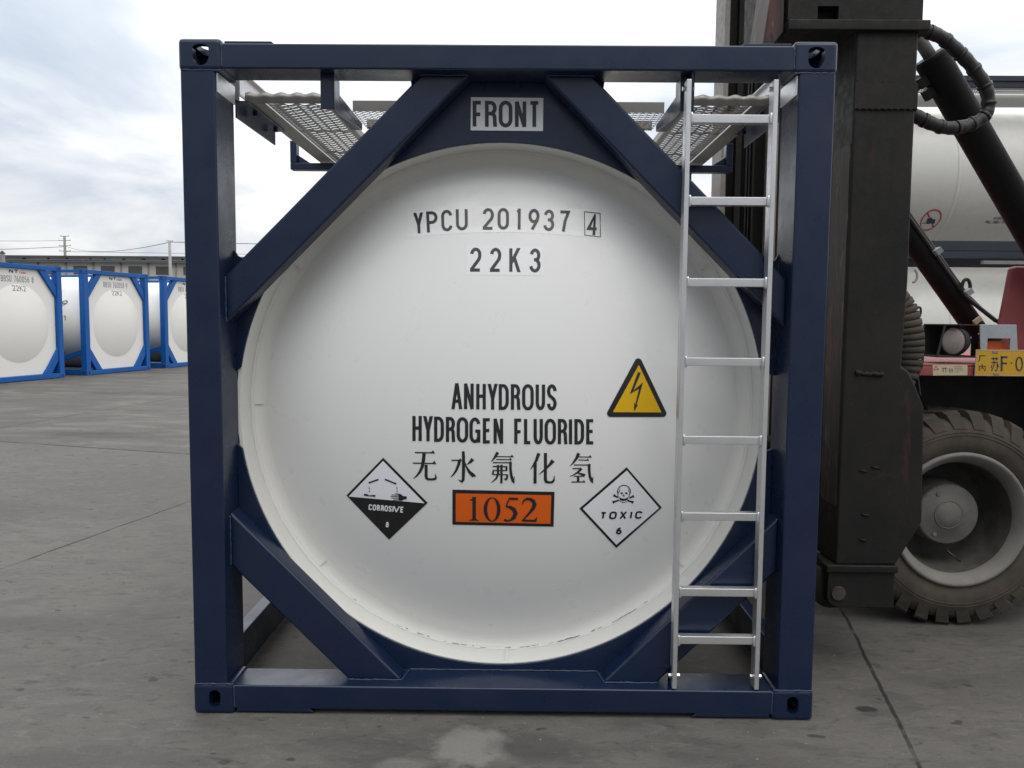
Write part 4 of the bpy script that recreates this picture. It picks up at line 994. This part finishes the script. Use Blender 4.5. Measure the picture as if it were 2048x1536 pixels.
# carriage bracket over the tank's corner with a cut-out
yb_ = MY0-0.02
def bx_(px0, px1, py0, py1, y0, y1):
    a, b = at(px0, py1, y=yb_), at(px1, py0, y=yb_); return (a.x, b.x, y0, y1, a.z, b.z)
zf0, zf1 = at(1600, 60, y=yb_).z, at(1600, 37, y=yb_).z
xa, xb = at(1578, 30, y=yb_).x, at(1848, 30, y=yb_).x
ha, hb = at(1637, 30, y=yb_).x, at(1679, 30, y=yb_).x; hz0, hz1 = at(1650, 36, y=yb_).z, at(1650, 10, y=yb_).z
br = MB().box(xa, ha, yb_+0.01, MY1+0.2, zf1, 3.35).box(hb, xb, yb_+0.01, MY1+0.2, zf1, 3.35).box(ha, hb, yb_+0.01, MY1+0.2, hz1, 3.35).box(ha, hb, yb_+0.07, MY1+0.2, zf1, hz1)
carr = obj('carriage_bracket', br, MAST, fk)
fl = MB().box(at(1577, 40, y=yb_).x, at(1862, 40, y=yb_).x, yb_-0.004, MY1+0.22, zf0, zf1-0.002)
obj('flange', fl, MAST, carr, 0.006)
a, b_ = at(1552, 86, y=yb_+0.18), at(1577, 0, y=yb_+0.0)
sl = MB(); xq = at(1576, 30, y=yb_).x
sl.prism([(xq-0.105, 2.655), (xq-0.01, zf0), (xq-0.01, 3.1), (xq-0.06, 3.0)], yb_+0.02, yb_+0.26)
obj('guide_plate', sl, RUST, carr, 0.004)
# far mast column: channel with pale flange edges
def strip(px0, px1, y): return at(px0, 300, y=y).x, at(px1, 300, y=y).x
FY = 1.98
x0, x1 = strip(1443, 1556, FY)
fm = MB().box(x0+0.002, x1-0.002, FY+0.10, FY+0.24, 0.25, 4.6)
far = obj('mast_column', fm, MAST, fk)
fe = MB().box(x0, x0+0.030, FY, FY+0.24, 0.25, 4.6)
obj('channel_flange', fe, MASTL, far)
fe = MB().box(x1-0.048, x1, FY, FY+0.24, 0.25, 4.6)
obj('channel_flange', fe, MASTL, far)
fe = MB().box(x0+0.10, x0+0.135, FY+0.05, FY+0.1, 0.25, 4.6).box(x0+0.20, x0+0.212, FY+0.03, FY+0.1, 0.25, 4.6)
obj('inner_rail', fe, MAST, far)
cb = MB(); 
for k in range(3): cb.tube([(x0+0.17+0.02*k, FY+0.06, 0.3), (x0+0.17+0.02*k, FY+0.06, 4.5)], 0.007, 6)
obj('lift_chain', cb, RUBBER, far)
obj('inner_mast', MB().box(at(1552, 300, y=2.3).x, at(1640, 300, y=2.3).x, 2.3, 2.5, 0.3, 4.4), MAST, fk, 0.01)
obj('cross_member', MB().box(1.55, 1.70, MY1, FY, 0.55, 0.85).box(1.55, 1.70, MY1, FY, 3.6, 3.85), MAST, fk, 0.01)
# tilt cylinder (upper, thick) and second cylinder below
def cyl(name, p0, p1, r, rod0, rr_, yA, clips=True):
    a, b = Vector(p0), Vector(p1); d = (b-a).normalized()
    m_ = MB().tube([a, a+d*0.02, a+d*0.025, b], [r*1.06, r*1.06, r, r], 32)
    o = obj(name, m_, CYL, fk)
    obj('piston_rod', MB().tube([Vector(rod0), a+d*0.01], rr_, 20), GALV, o)
    return o, a, b, d
CY1 = 0.98
a = at(1860, 112, y=CY1); b_ = at(2170, 600, y=CY1); DZ = at(1900, 728, y=1.0).z
b_ = a+(b_-a)*((a.z-DZ-0.14)/(a.z-b_.z)); b_.y = 1.10
t1, A1, B1, D1 = cyl('tilt_cylinder', a, b_, 0.078, at(1860, 112, y=CY1)-(at(2170, 600, y=CY1)-at(1860, 112, y=CY1)).normalized()*0.30, 0.030, CY1)
cv = MB().tube([(B1.x, 1.04, B1.z), (B1.x, 1.16, B1.z)], 0.05, 16)
for yy in (1.03, 1.15): cv.prism([(B1.x-0.09, DZ), (B1.x+0.11, DZ), (B1.x+0.06, B1.z+0.07), (B1.x-0.05, B1.z+0.07)], yy, yy+0.02)
obj('clevis', cv, CYL, t1)
q = MB(); dn = Vector((-D1.z, 0, D1.x)); dn = dn if dn.x < 0 else -dn
for s_ in (0.085, 0.15): q.bar(A1+D1*s_+dn*0.07, A1+D1*s_+dn*0.115, 0.05, 0.05, D1)
separate(obj('hose_port', q, CYL, t1))
CY2 = 1.45
a = at(1768, 402, y=CY2); b_ = at(1953, 662, y=CY2)
t2, A2, B2, D2 = cyl('lift_cylinder', a, b_, 0.057, at(1768, 402, y=CY2)-(at(1953, 662, y=CY2)-at(1768, 402, y=CY2)).normalized()*0.42, 0.04, CY2)
dn2 = Vector((-D2.z, 0, D2.x)); dn2 = dn2 if dn2.x > 0 else -dn2
hs_ = MB()
for k, dy_ in ((0.034, -0.022), (0.052, -0.006)):
    hs_.tube([A2+dn2*k+Vector((0, dy_-0.03, 0))+D2*(0.1+0.02*i) for i in range(30)]+[at(1962, 618, y=CY2-0.05), at(1990, 640, y=CY2-0.08), at(2010, 650, y=CY2-0.1)], 0.012, 8)
obj('hydraulic_hose', hs_, RUBBER, t2)
hl = MB(); lp = at(1932, 575, y=CY2-0.06)
hl.tube([lp+Vector((0.03*math.cos(R(k))*0.75, 0, 0.045*math.sin(R(k)))) for k in range(-60, 215, 15)], 0.010, 8)
obj('hose_loop', hl, RUBBER, t2)
cp = MB()
for px, py in ((1874, 503), (1935, 585)):
    w = at(px, py, y=CY2-0.07); cp.bar(w-dn2*0.016, w+dn2*0.020, 0.05, 0.03, D2)
separate(obj('hose_clip', cp, GREYP, t2))
w = at(1955, 641, y=CY2-0.075)
obj('worn_label', MB().bar(w-dn2*0.022, w+dn2*0.022, 0.02, 0.025, D2), LABEL, t2)
# spiral-wrapped hose loop beside the mast
def smooth_path(pts, n=8):
    P = [Vector(p_) for p_ in pts]; o_ = []
    for i in range(len(P)-1):
        p0, p1, p2, p3 = P[max(0, i-1)], P[i], P[i+1], P[min(len(P)-1, i+2)]
        for k in range(n):
            t_ = k/n; o_.append(0.5*((2*p1)+(p2-p0)*t_+(2*p0-5*p1+4*p2-p3)*t_*t_+(3*p1-p0-3*p2+p3)*t_**3))
    return o_+[P[-1]]
HY = 0.74
path = smooth_path([at(px, py, y=HY+0.12*k) for px, py, k in ((1815, 40, 0), (1850, 60, 0), (1885, 76, 0.1), (1918, 105, 0.2), (1948, 138, .3), (1971, 175, .4), (1977, 212, .5), (1962, 238, .5), (1930, 252, .4), (1895, 256, .2), (1860, 246, .1), (1825, 228, 0))], 10)
rs = [0.0300+(0.0012 if (i//3) % 2 else -0.0010) for i in range(len(path))]
obj('spiral_hose', MB().tube(path, rs, 16), RUBBER, fk)
cl_ = MB()
for i in range(4, len(path)-4, 9):
    cl_.tube([path[i]-(path[i+1]-path[i]).normalized()*0.008, path[i]+(path[i+1]-path[i]).normalized()*0.008], 0.0335, 16)
separate(obj('hose_ring', cl_, RUBBER, [c_ for c_ in descend(fk) if c_.name.startswith('spiral_hose')][0]))
# ribbed hose bundle hanging between mast and body
RY = 0.92
path = smooth_path([at(px, py, y=RY) for px, py in ((1786, 590), (1803, 618), (1811, 660), (1814, 700), (1811, 740), (1800, 775))], 16)
segs = MB()
for i in range(0, len(path)-6, 5):
    d = (path[i+5]-path[i]); u = i/len(path); r_ = 0.058+0.022*math.sin(math.pi*min(1, u*1.15))
    segs.tube([path[i], path[i]+d*0.05, path[i]+d*0.90, path[i]+d*0.96], [r_*0.93, r_, r_*1.01, r_*0.93], 20)
hb_ = obj('ribbed_hose', segs, TYRE, fk)
core = MB().tube(path, 0.045, 12)
obj('hose_core', core, DARK, hb_)
cbp = smooth_path([at(px, py, y=RY-0.03) for px, py in ((1812, 612), (1828, 616), (1840, 615), (1841, 628), (1834, 640), (1832, 655), (1842, 668), (1846, 700), (1844, 730), (1836, 750), (1838, 775), (1840, 790))], 8)
obj('thin_cable', MB().tube(cbp, 0.0055, 8), RUBBER, hb_)
# chassis, deck and hood
DZ = at(1900, 728, y=1.0).z; DB = at(1900, 752, y=1.0).z; DX = at(1838, 740, y=1.0).x
deck = obj('deck', MB().box(DX, 6.2, 1.0, 3.2, DZ-0.012, DZ).box(DX, 6.2, 0.998, 1.012, DB, DZ-0.013).box(DX, DX+0.012, 1.013, 3.2, DB, DZ-0.013), RED, fk, 0.004)
obj('chassis', MB().box(2.0, 6.0, 1.47, 3.15, 0.42, DB-0.002).box(2.98, 6.1, 1.06, 1.469, 0.5, DB-0.004), DARK, fk, 0.02)
hz = at(2024, 532, y=1.18).z
hx0, hx1 = at(1988, 690, y=1.18).x, at(2022, 532, y=1.18).x
obj('hood', MB().prism([(hx0, DZ+0.001), (hx1, hz-0.01), (hx1+0.03, hz), (4.6, hz), (4.7, DZ+0.001)], 1.18, 1.215), RED, fk, 0.012, 3)
obj('cabin_base', MB().box(4.1, 5.6, 1.41, 3.0, DZ+0.001, hz-0.12), RED, fk, 0.02)
# warning label on the deck edge, worn to a few marks
lb = MB(); fl_ = lambda px, py, l: at(px, py, y=0.9965-l)
gridquad(lb, (1865, 729.5), (1935, 730), (1935, 750.5), (1866, 751), fl_, 0, 0, 1, 1)
lay(lb, [q for q in stroke([(1868, 739), (1872, 732), (1877, 739), (1868, 739)], 1.1)], fl_, 1, 0.001)
for y_ in (733, 736.5, 740, 744): lay(lb, stroke([(1909, y_), (1920+random.uniform(-3, 8), y_)], 0.9), fl_, 2, 0.001)
for x_ in (1886, 1891, 1899, 1904): lay(lb, stroke([(x_, 734+random.uniform(0, 2)), (x_+1.2, 745)], 1.6), fl_, 2, 0.001)
lay(lb, stroke([(1884, 737), (1895, 736.5)], 1.3)+stroke([(1897, 741), (1907, 740)], 1.3), fl_, 2, 0.001)
obj('warning_label', lb, [LABEL, REDI, DIRT], deck, recalc=False)
# head lamp housing
LY = 1.03
lz0, lz1 = at(1880, 715, y=LY).z, at(1880, 648, y=LY).z
lx0, lx1, lx2 = at(1876, 690, y=LY).x, at(1890, 650, y=LY).x, at(1962, 680, y=LY).x
gx1 = at(2030, 690, y=LY).x
hs2 = MB()
hs2.prism([(lx0, lz0), (lx1, lz1), (lx2, lz1), (lx2, lz0)], LY+0.20, LY+0.215)
hs2.prism([(lx1, lz1-0.006), (lx1, lz1), (lx2, lz1), (lx2, lz1-0.006)], LY, LY+0.20).prism([(lx0, lz0), (lx0, lz0+0.008), (lx2, lz0+0.008), (lx2, lz0)], LY-0.002, LY+0.20)
hs2.prism([(lx0, lz0+0.009), (lx1, lz1-0.007), (lx1+0.006, lz1-0.007), (lx0+0.006, lz0+0.009)], LY, LY+0.012)
lamp = obj('lamp_housing', hs2, DARK, fk)
c0 = at(1907, 682, y=LY+0.04); c1 = at(1924, 683, y=LY+0.09)
ax = Vector((-0.83, -0.56, 0.0)).normalized(); s1 = Vector((0, 0, 1)); s2 = ax.cross(s1)
rl = 0.062; lm = MB(); n = 32; vs = []
for rr_, h in ((0.001, 0.014), (rl*.5, 0.011), (rl*.85, 0.004), (rl*.97, 0.0)):
    for j in range(n): vs.append(c0+ax*h+s1*rr_*1.12*math.sin(2*math.pi*j/n)+s2*rr_*math.cos(2*math.pi*j/n))
lm.add(vs, [(i*n+j, i*n+(j+1) % n, (i+1)*n+(j+1) % n, (i+1)*n+j) for i in range(3) for j in range(n)], 0, True)
hl_ = obj('headlight', lm, LENS, lamp)
sh_ = MB(); vs = []
for rr_, h in ((rl*.96, 0.004), (rl*1.06, 0.004), (rl*1.06, -0.03), (rl*.8, -0.075), (0.001, -0.09)):
    for j in range(n): vs.append(c0+ax*h+s1*rr_*1.12*math.sin(2*math.pi*j/n)+s2*rr_*math.cos(2*math.pi*j/n))
sh_.add(vs, [(i*n+j, i*n+(j+1) % n, (i+1)*n+(j+1) % n, (i+1)*n+j) for i in range(4) for j in range(n)], 0, True)
obj('lamp_shell', sh_, DARK, hl_)
wa, wb_ = at(1974, 690, y=LY).x, at(2019, 690, y=LY).x; wz = at(1990, 677, y=LY).z; gt = at(1990, 649, y=LY).z
gp = MB().prism([(lx2+0.001, lz0), (lx2-0.012, gt), (lx2+0.12, gt), (wb_+0.028, gt), (wb_+0.045, lz0), (wb_, lz0), (wb_, wz), (wa, wz), (wa, lz0)], LY-0.004, LY+0.006)
gp.box(lx2-0.012, wb_+0.028, LY+0.007, LY+0.2, gt-0.006, gt)
gd = obj('lamp_guard', gp, GREYP, fk, 0.002)
obj('turn_signal', MB().box(wa+0.003, wb_-0.003, LY+0.03, LY+0.09, lz0+0.018, wz-0.012), AMBER, gd, 0.006)
obj('signal_back', MB().box(wa-0.02, wb_+0.02, LY+0.1, LY+0.11, lz0, wz+0.02), DARK, gd)
# number plate
PY = 0.985
pl = MB(); fpz = lambda px, py, l: at(px, py, y=PY-l)
pa, pb = at(1949, 752, y=PY), at(1949, 699, y=PY)
plw = 0.44
o = obj('number_plate', MB().box(pa.x, pa.x+plw, PY, PY+0.003, pa.z, pb.z), PLATEY, fk, 0.001)
rim_ = MB()
for bx in ((pa.x+0.002, pa.x+plw-0.002, pa.z+0.002, pa.z+0.005), (pa.x+0.002, pa.x+plw-0.002, pb.z-0.005, pb.z-0.002), (pa.x+0.002, pa.x+0.005, pa.z+0.006, pb.z-0.006)):
    rim_.box(bx[0], bx[1], PY-0.001, PY+0.001, bx[2], bx[3])
obj('plate_rim', rim_, GREYP, o)
pt = MB(); F7 = crop(1648, 580, 5.12)
def pk(strokes):
    for pts, w_ in strokes: lay(pt, [F7(q) for q in stroke(pts, w_)], fpz, 0, 0.0012)
pk([([(1592, 672), (1655, 674)], 8), ([(1598, 672), (1596, 710), (1584, 732)], 8)])
pk([([(1590, 776), (1592, 828)], 7), ([(1590, 778), (1652, 780), (1652, 826), (1640, 822)], 7), ([(1622, 758), (1620, 785), (1604, 812)], 7), ([(1620, 785), (1638, 812)], 7)])
pk([([(1712, 702), (1788, 704)], 9), ([(1736, 686), (1737, 722)], 9), ([(1766, 686), (1765, 722)], 9), ([(1716, 740), (1776, 742), (1774, 812), (1760, 826), (1750, 818)], 10), ([(1744, 728), (1742, 775), (1716, 828)], 10), ([(1722, 765), (1712, 796)], 9), ([(1782, 762), (1790, 790)], 9)])
pk([([(1820, 678), (1820, 830)], 19), ([(1812, 686), (1880, 688)], 18), ([(1820, 750), (1874, 752)], 16)])
lay(pt, [F7([(1913, 741), (1926, 741), (1926, 755), (1913, 755)])], fpz, 0, 0.0012)
pk([([(2000+32*math.cos(R(a)), 757+68*math.sin(R(a))) for a in range(0, 361, 15)], 14)])
obj('plate_lettering', pt, NAVI, o, recalc=False)
pb_ = MB()
for px, py in ((1991, 704), (1993, 748)):
    w = at(px, py, y=PY-0.002); pb_.box(w.x-0.013, w.x+0.013, PY-0.004, PY-0.0005, w.z-0.004, w.z+0.004)
separate(obj('plate_screw', pb_, GALV, o))
# wheels: lugged tyre, deep dished rim, hub
def wheel(cx_, y0, sgn=1):
    cz = 0.560; Wd = 0.36; R0 = 0.560
    y = lambda d: y0 + d
    tp = [(0.338, y(0.03)), (0.352, y(0.012)), (0.40, y(0.0)), (0.455, y(0.002)), (0.50, y(0.018)), (0.522, y(0.04)), (0.530, y(0.07)), (0.530, y(Wd-0.07)), (0.50, y(Wd-0.018)), (0.44, y(Wd)), (0.352, y(Wd-0.012)), (0.338, y(Wd-0.03))]
    tb = MB().lathe(tp, (cx_, 0, cz), n=96)
    nl = 30
    for k in range(nl):                                        # shoulder lugs, raked
        a0 = 2*math.pi*k/nl; half = math.pi/nl*0.66
        vs = []
        for r_, yy, sk in ((0.470, 0.0035, -0.05), (0.507, 0.0135, -0.025), (0.545, 0.026, 0.0), (R0, 0.045, 0.015), (R0, Wd/2-0.01, 0.11)):
            for s_ in (-1, 1):
                a = a0+sk+s_*half*(0.92 if r_ < R0 else 1.0); vs.append((cx_+r_*math.cos(a), y(yy), cz+r_*math.sin(a)))
        for r_, yy, sk in ((0.50, Wd/2-0.01, 0.11), (0.50, 0.06, 0.015)):
            for s_ in (-1, 1):
                a = a0+sk+s_*half; vs.append((cx_+r_*math.cos(a), y(yy), cz+r_*math.sin(a)))
        tb.add(vs, [(0, 1, 3, 2), (2, 3, 5, 4), (4, 5, 7, 6), (6, 7, 9, 8), (8, 9, 11, 10), (0, 2, 4, 6, 12), (1, 13, 7, 5, 3), (6, 8, 10, 12), (7, 13, 11, 9)])
        a0 += math.pi/nl; vs = []
        for r_, yy, sk in ((R0, Wd-0.045, 0.015), (R0, Wd/2+0.01, 0.11), (0.50, Wd/2+0.01, 0.11), (0.50, Wd-0.06, 0.015)):
            for s_ in (-1, 1):
                a = a0+sk+s_*half; vs.append((cx_+r_*math.cos(a), y(yy), cz+r_*math.sin(a)))
        tb.add(vs, [(0, 1, 3, 2), (2, 3, 5, 4), (4, 5, 7, 6), (0, 2, 4, 6), (1, 7, 5, 3)])
    wr = thing_part('wheel', (cx_, y0, cz))
    t_ = obj('tyre', tb, TYRE, wr)
    rd = MB()
    for r_, yy in ((0.437, -0.0008), (0.452, 0.0005)): rd.lathe([(r_-0.0025, y(yy+0.002)), (r_, y(yy-0.0015)), (r_+0.0025, y(yy+0.002))], (cx_, 0, cz), n=96)
    obj('sidewall_ridge', rd, TYRE, wr)
    rp = [(0.345, y(0.03)), (0.350, y(0.008)), (0.342, y(-0.004)), (0.330, y(-0.002)), (0.318, y(0.012)), (0.300, y(0.03)), (0.290, y(0.060))]
    rm = obj('rim', MB().lathe(rp, (cx_, 0, cz), n=96), RIM, wr)
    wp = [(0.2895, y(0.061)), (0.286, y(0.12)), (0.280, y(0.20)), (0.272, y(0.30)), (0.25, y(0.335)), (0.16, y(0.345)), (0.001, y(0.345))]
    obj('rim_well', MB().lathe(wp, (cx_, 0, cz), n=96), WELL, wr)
    hp = [(0.001, y(0.122)), (0.07, y(0.122)), (0.072, y(0.126)), (0.15, y(0.128)), (0.158, y(0.134)), (0.161, y(0.15)), (0.159, y(0.17)), (0.167, y(0.185)), (0.167, y(0.344))]
    hb = obj('hub', MB().lathe(hp, (cx_, 0, cz), n=64), HUB, wr)
    bt = MB()
    for a in (118, 236): bt.tube([(cx_+0.125*math.cos(R(a)), y(0.132), cz+0.125*math.sin(R(a))), (cx_+0.125*math.cos(R(a)), y(0.120), cz+0.125*math.sin(R(a)))], 0.010, 12)
    bt.tube([(cx_+0.07*math.cos(R(a))*0+0.072*math.cos(R(a)), y(0.122), cz+0.072*math.sin(R(a))) for a in range(0, 361, 10)], 0.0025, 6, cap=False)
    separate(obj('plug', bt, HUB, wr))
    va = MB().tube([(cx_-0.02, y(0.10), cz-0.178), (cx_+0.01, y(0.085), cz-0.205), (cx_+0.05, y(0.08), cz-0.235)], 0.006, 8)
    obj('valve_stem', va, RUBBER, wr)
    return wr
def thing_part(name, loc):
    o = bpy.data.objects.new(name, None); C.objects.link(o); o.parent = fk; o.location = Vector(loc)-Vector(fk.location); return o
wheel(2.312, 1.0)
wheel(5.1, 1.08)
obj('axle', MB().tube([(2.285, 1.2, 0.56), (2.285, 3.0, 0.56)], 0.12, 20), DARK, fk)

# ------------------------------------------------------------------ far warehouse, poles and wires
WY = 88.0
def wx(px): return at(px, 560, y=WY).x
def wz_(py): return at(180, py, y=WY).z
wh = thing('warehouse', 'long pale warehouse with grey louvred windows and a dark roof, behind the blue tanks', 'warehouse', (wx(150), WY+8, GZ))
zt = wz_(524.5)
obj('wall', MB().box(wx(-260), wx(620), WY, WY+18, GZ, zt), WALL, wh)
obj('gutter', MB().box(wx(-262), wx(622), WY-0.5, WY-0.02, zt-0.02, wz_(521.5)), GUT, wh)
ro = MB(); xa, xb = wx(-264), wx(624); z0, z1 = wz_(521), wz_(513)
ro.add([(xa, WY-0.6, z0), (xb, WY-0.6, z0), (xb, WY+9, z0+1.0), (xa, WY+9, z0+1.0), (xa, WY+19, z0), (xb, WY+19, z0)], [(0, 1, 2, 3), (3, 2, 5, 4)])
roof = obj('roof', ro, ROOFD, wh)
mo = MB().box(xa+2, xb-2, WY+1.0, WY+5.5, wz_(517.0)+0.1, z1+0.16)
x = xa+2; k = 0
while x < xb-2:                                               # short monitor posts with daylight between them
    k += 1; w_ = random.choice((1.3, 1.8, 2.4)); mo.box(x, min(xb-2, x+w_), WY+1.0, WY+1.3, z0+0.05, wz_(517.0)+0.1); x += w_+random.choice((0.3, 0.45))
obj('roof_monitor', mo, ROOFD, roof)
for i in range(-4, 9):
    xw = wx(216.5+54.8*(i-1)); ww = wx(27)-wx(0)
    zt_, zb_ = wz_(532), wz_(548)
    o = obj('window', MB().box(xw-ww/2, xw+ww/2, WY-0.06, WY-0.005, zb_, zt_), LOUV, wh)
    sl = MB()
    for j in range(7): sl.bar((xw-ww/2+0.05, WY-0.09, zb_+(zt_-zb_)*(j+.5)/7), (xw+ww/2-0.05, WY-0.09, zb_+(zt_-zb_)*(j+.5)/7), 0.04, 0.05)
    obj('louvre', sl, LOUV, o)
    xp = wx(243+54.8*(i-1)); obj('downpipe', MB().tube([(xp, WY-0.12, GZ), (xp, WY-0.12, zt)], 0.07, 8).tube([(xp, WY-0.12, zt-0.1), (xp, WY-0.4, zt)], 0.08, 8), GALV, wh)
vy = 60.0; vc = at(5, 520, y=vy); vt = at(5, 509, y=vy).z
vb = thing('vent_pipe', 'round grey vent pipe with a conical cap above the leftmost blue tank', 'vent', (vc.x, vy, GZ))
rv = (at(9.5, 515, y=vy).x-vc.x)
obj('pipe', MB().lathe([(rv, GZ), (rv, vt-0.05), (rv*.9, vt)], (vc.x, vy, 0), axis='z', n=20), GALV, vb)
obj('cap', MB().lathe([(rv*1.25, vt+0.04), (rv*1.2, vt+0.09), (0.05, vt+0.28), (0.02, vt+0.3)], (vc.x, vy, 0), axis='z', n=20), RUST, vb)
T1, T2 = 170.0, 75.0
def tower(px, ptop, arms, Y, r0, r1, name, label, mat):
    b = at(px, 560, y=Y); zt = at(px, ptop, y=Y).z
    root = thing(name, label, 'utility pole', (b.x, Y, GZ))
    obj('pole', MB().tube([(b.x, Y, GZ), (b.x, Y, zt)], [r0, r1], 10), mat, root)
    for py, hw in arms:
        z = at(px, py, y=Y).z; h = hw*Y/FPX
        a_ = obj('crossarm', MB().bar((b.x-h, Y, z), (b.x+h, Y, z), 0.06*Y/75, 0.045*Y/75), GALV, root)
        ins = MB()
        for u in (-1, 1): ins.tube([(b.x+h*u, Y, z+0.02), (b.x+h*u, Y, z+0.10*Y/75)], 0.025*Y/75, 6)
        separate(obj('insulator', ins, GALV, a_))
    return b.x
xt1 = tower(132, 472, ((472.5, 8), (481, 11.5), (491.5, 11.5), (502, 11)), T1, 0.42, 0.24, 'power_pole', 'tall steel power pole with four crossarms on the skyline behind the warehouse', GALV)
xt2 = tower(341, 481, ((482, 6.5),), T2, 0.20, 0.12, 'power_pole', 'slim concrete pole with a single crossarm standing in front of the warehouse', CONC)
def wire(pA, pB, sag, r, label):
    A_, B_ = Vector(pA), Vector(pB)
    tag(obj('power_line', MB().tube([A_.lerp(B_, i/24)-Vector((0, 0, sag*4*(i/24)*(1-i/24))) for i in range(25)], r, 5), WIRE), label, 'power line', 'power lines')
wire(at(132, 493, y=T1), at(341, 484, y=T2), 1.0, 0.035, 'long sloping power line between the tall pole and the slim concrete pole')
wire(at(341, 484, y=T2), at(2600, 496, y=140), 0.8, 0.035, 'power line running right from the slim concrete pole behind the navy frame')
wire(at(-300, 498, y=160), at(132, 493, y=T1), 0.5, 0.06, 'lower power line running left from the tall pole')
wire(at(-300, 470, y=160), at(132, 481, y=T1), 0.5, 0.04, 'upper power line running left from the tall pole')
wire(at(132, 503, y=T1), at(2400, 500, y=150), 1.0, 0.04, 'low power line running right from the tall pole just above the roof')

# ------------------------------------------------------------------ loose grit on the concrete
gm = MB()
for i in range(120):
    x, y = random.uniform(-2.2, 2.4), random.uniform(-0.55, 0.1) if i < 80 else random.uniform(-0.6, 1.4)
    if i >= 80: x = random.choice((random.uniform(-4.5, -1.3), random.uniform(1.35, 2.3)))
    r_ = random.uniform(0.0018, 0.0052); vs = []
    for k in range(6):
        a_ = k*math.pi/3; vs.append((x+r_*math.cos(a_)*random.uniform(.7, 1.3), y+r_*math.sin(a_)*random.uniform(.7, 1.3), 0.0))
    vs.append((x, y, r_*random.uniform(.7, 1.1)))
    gm.add(vs, [(k, (k+1) % 6, 6) for k in range(6)])
tag(obj('grit', gm, DIRT, recalc=False), 'fine loose grit scattered on the concrete near the navy frame', 'grit', kind='stuff')
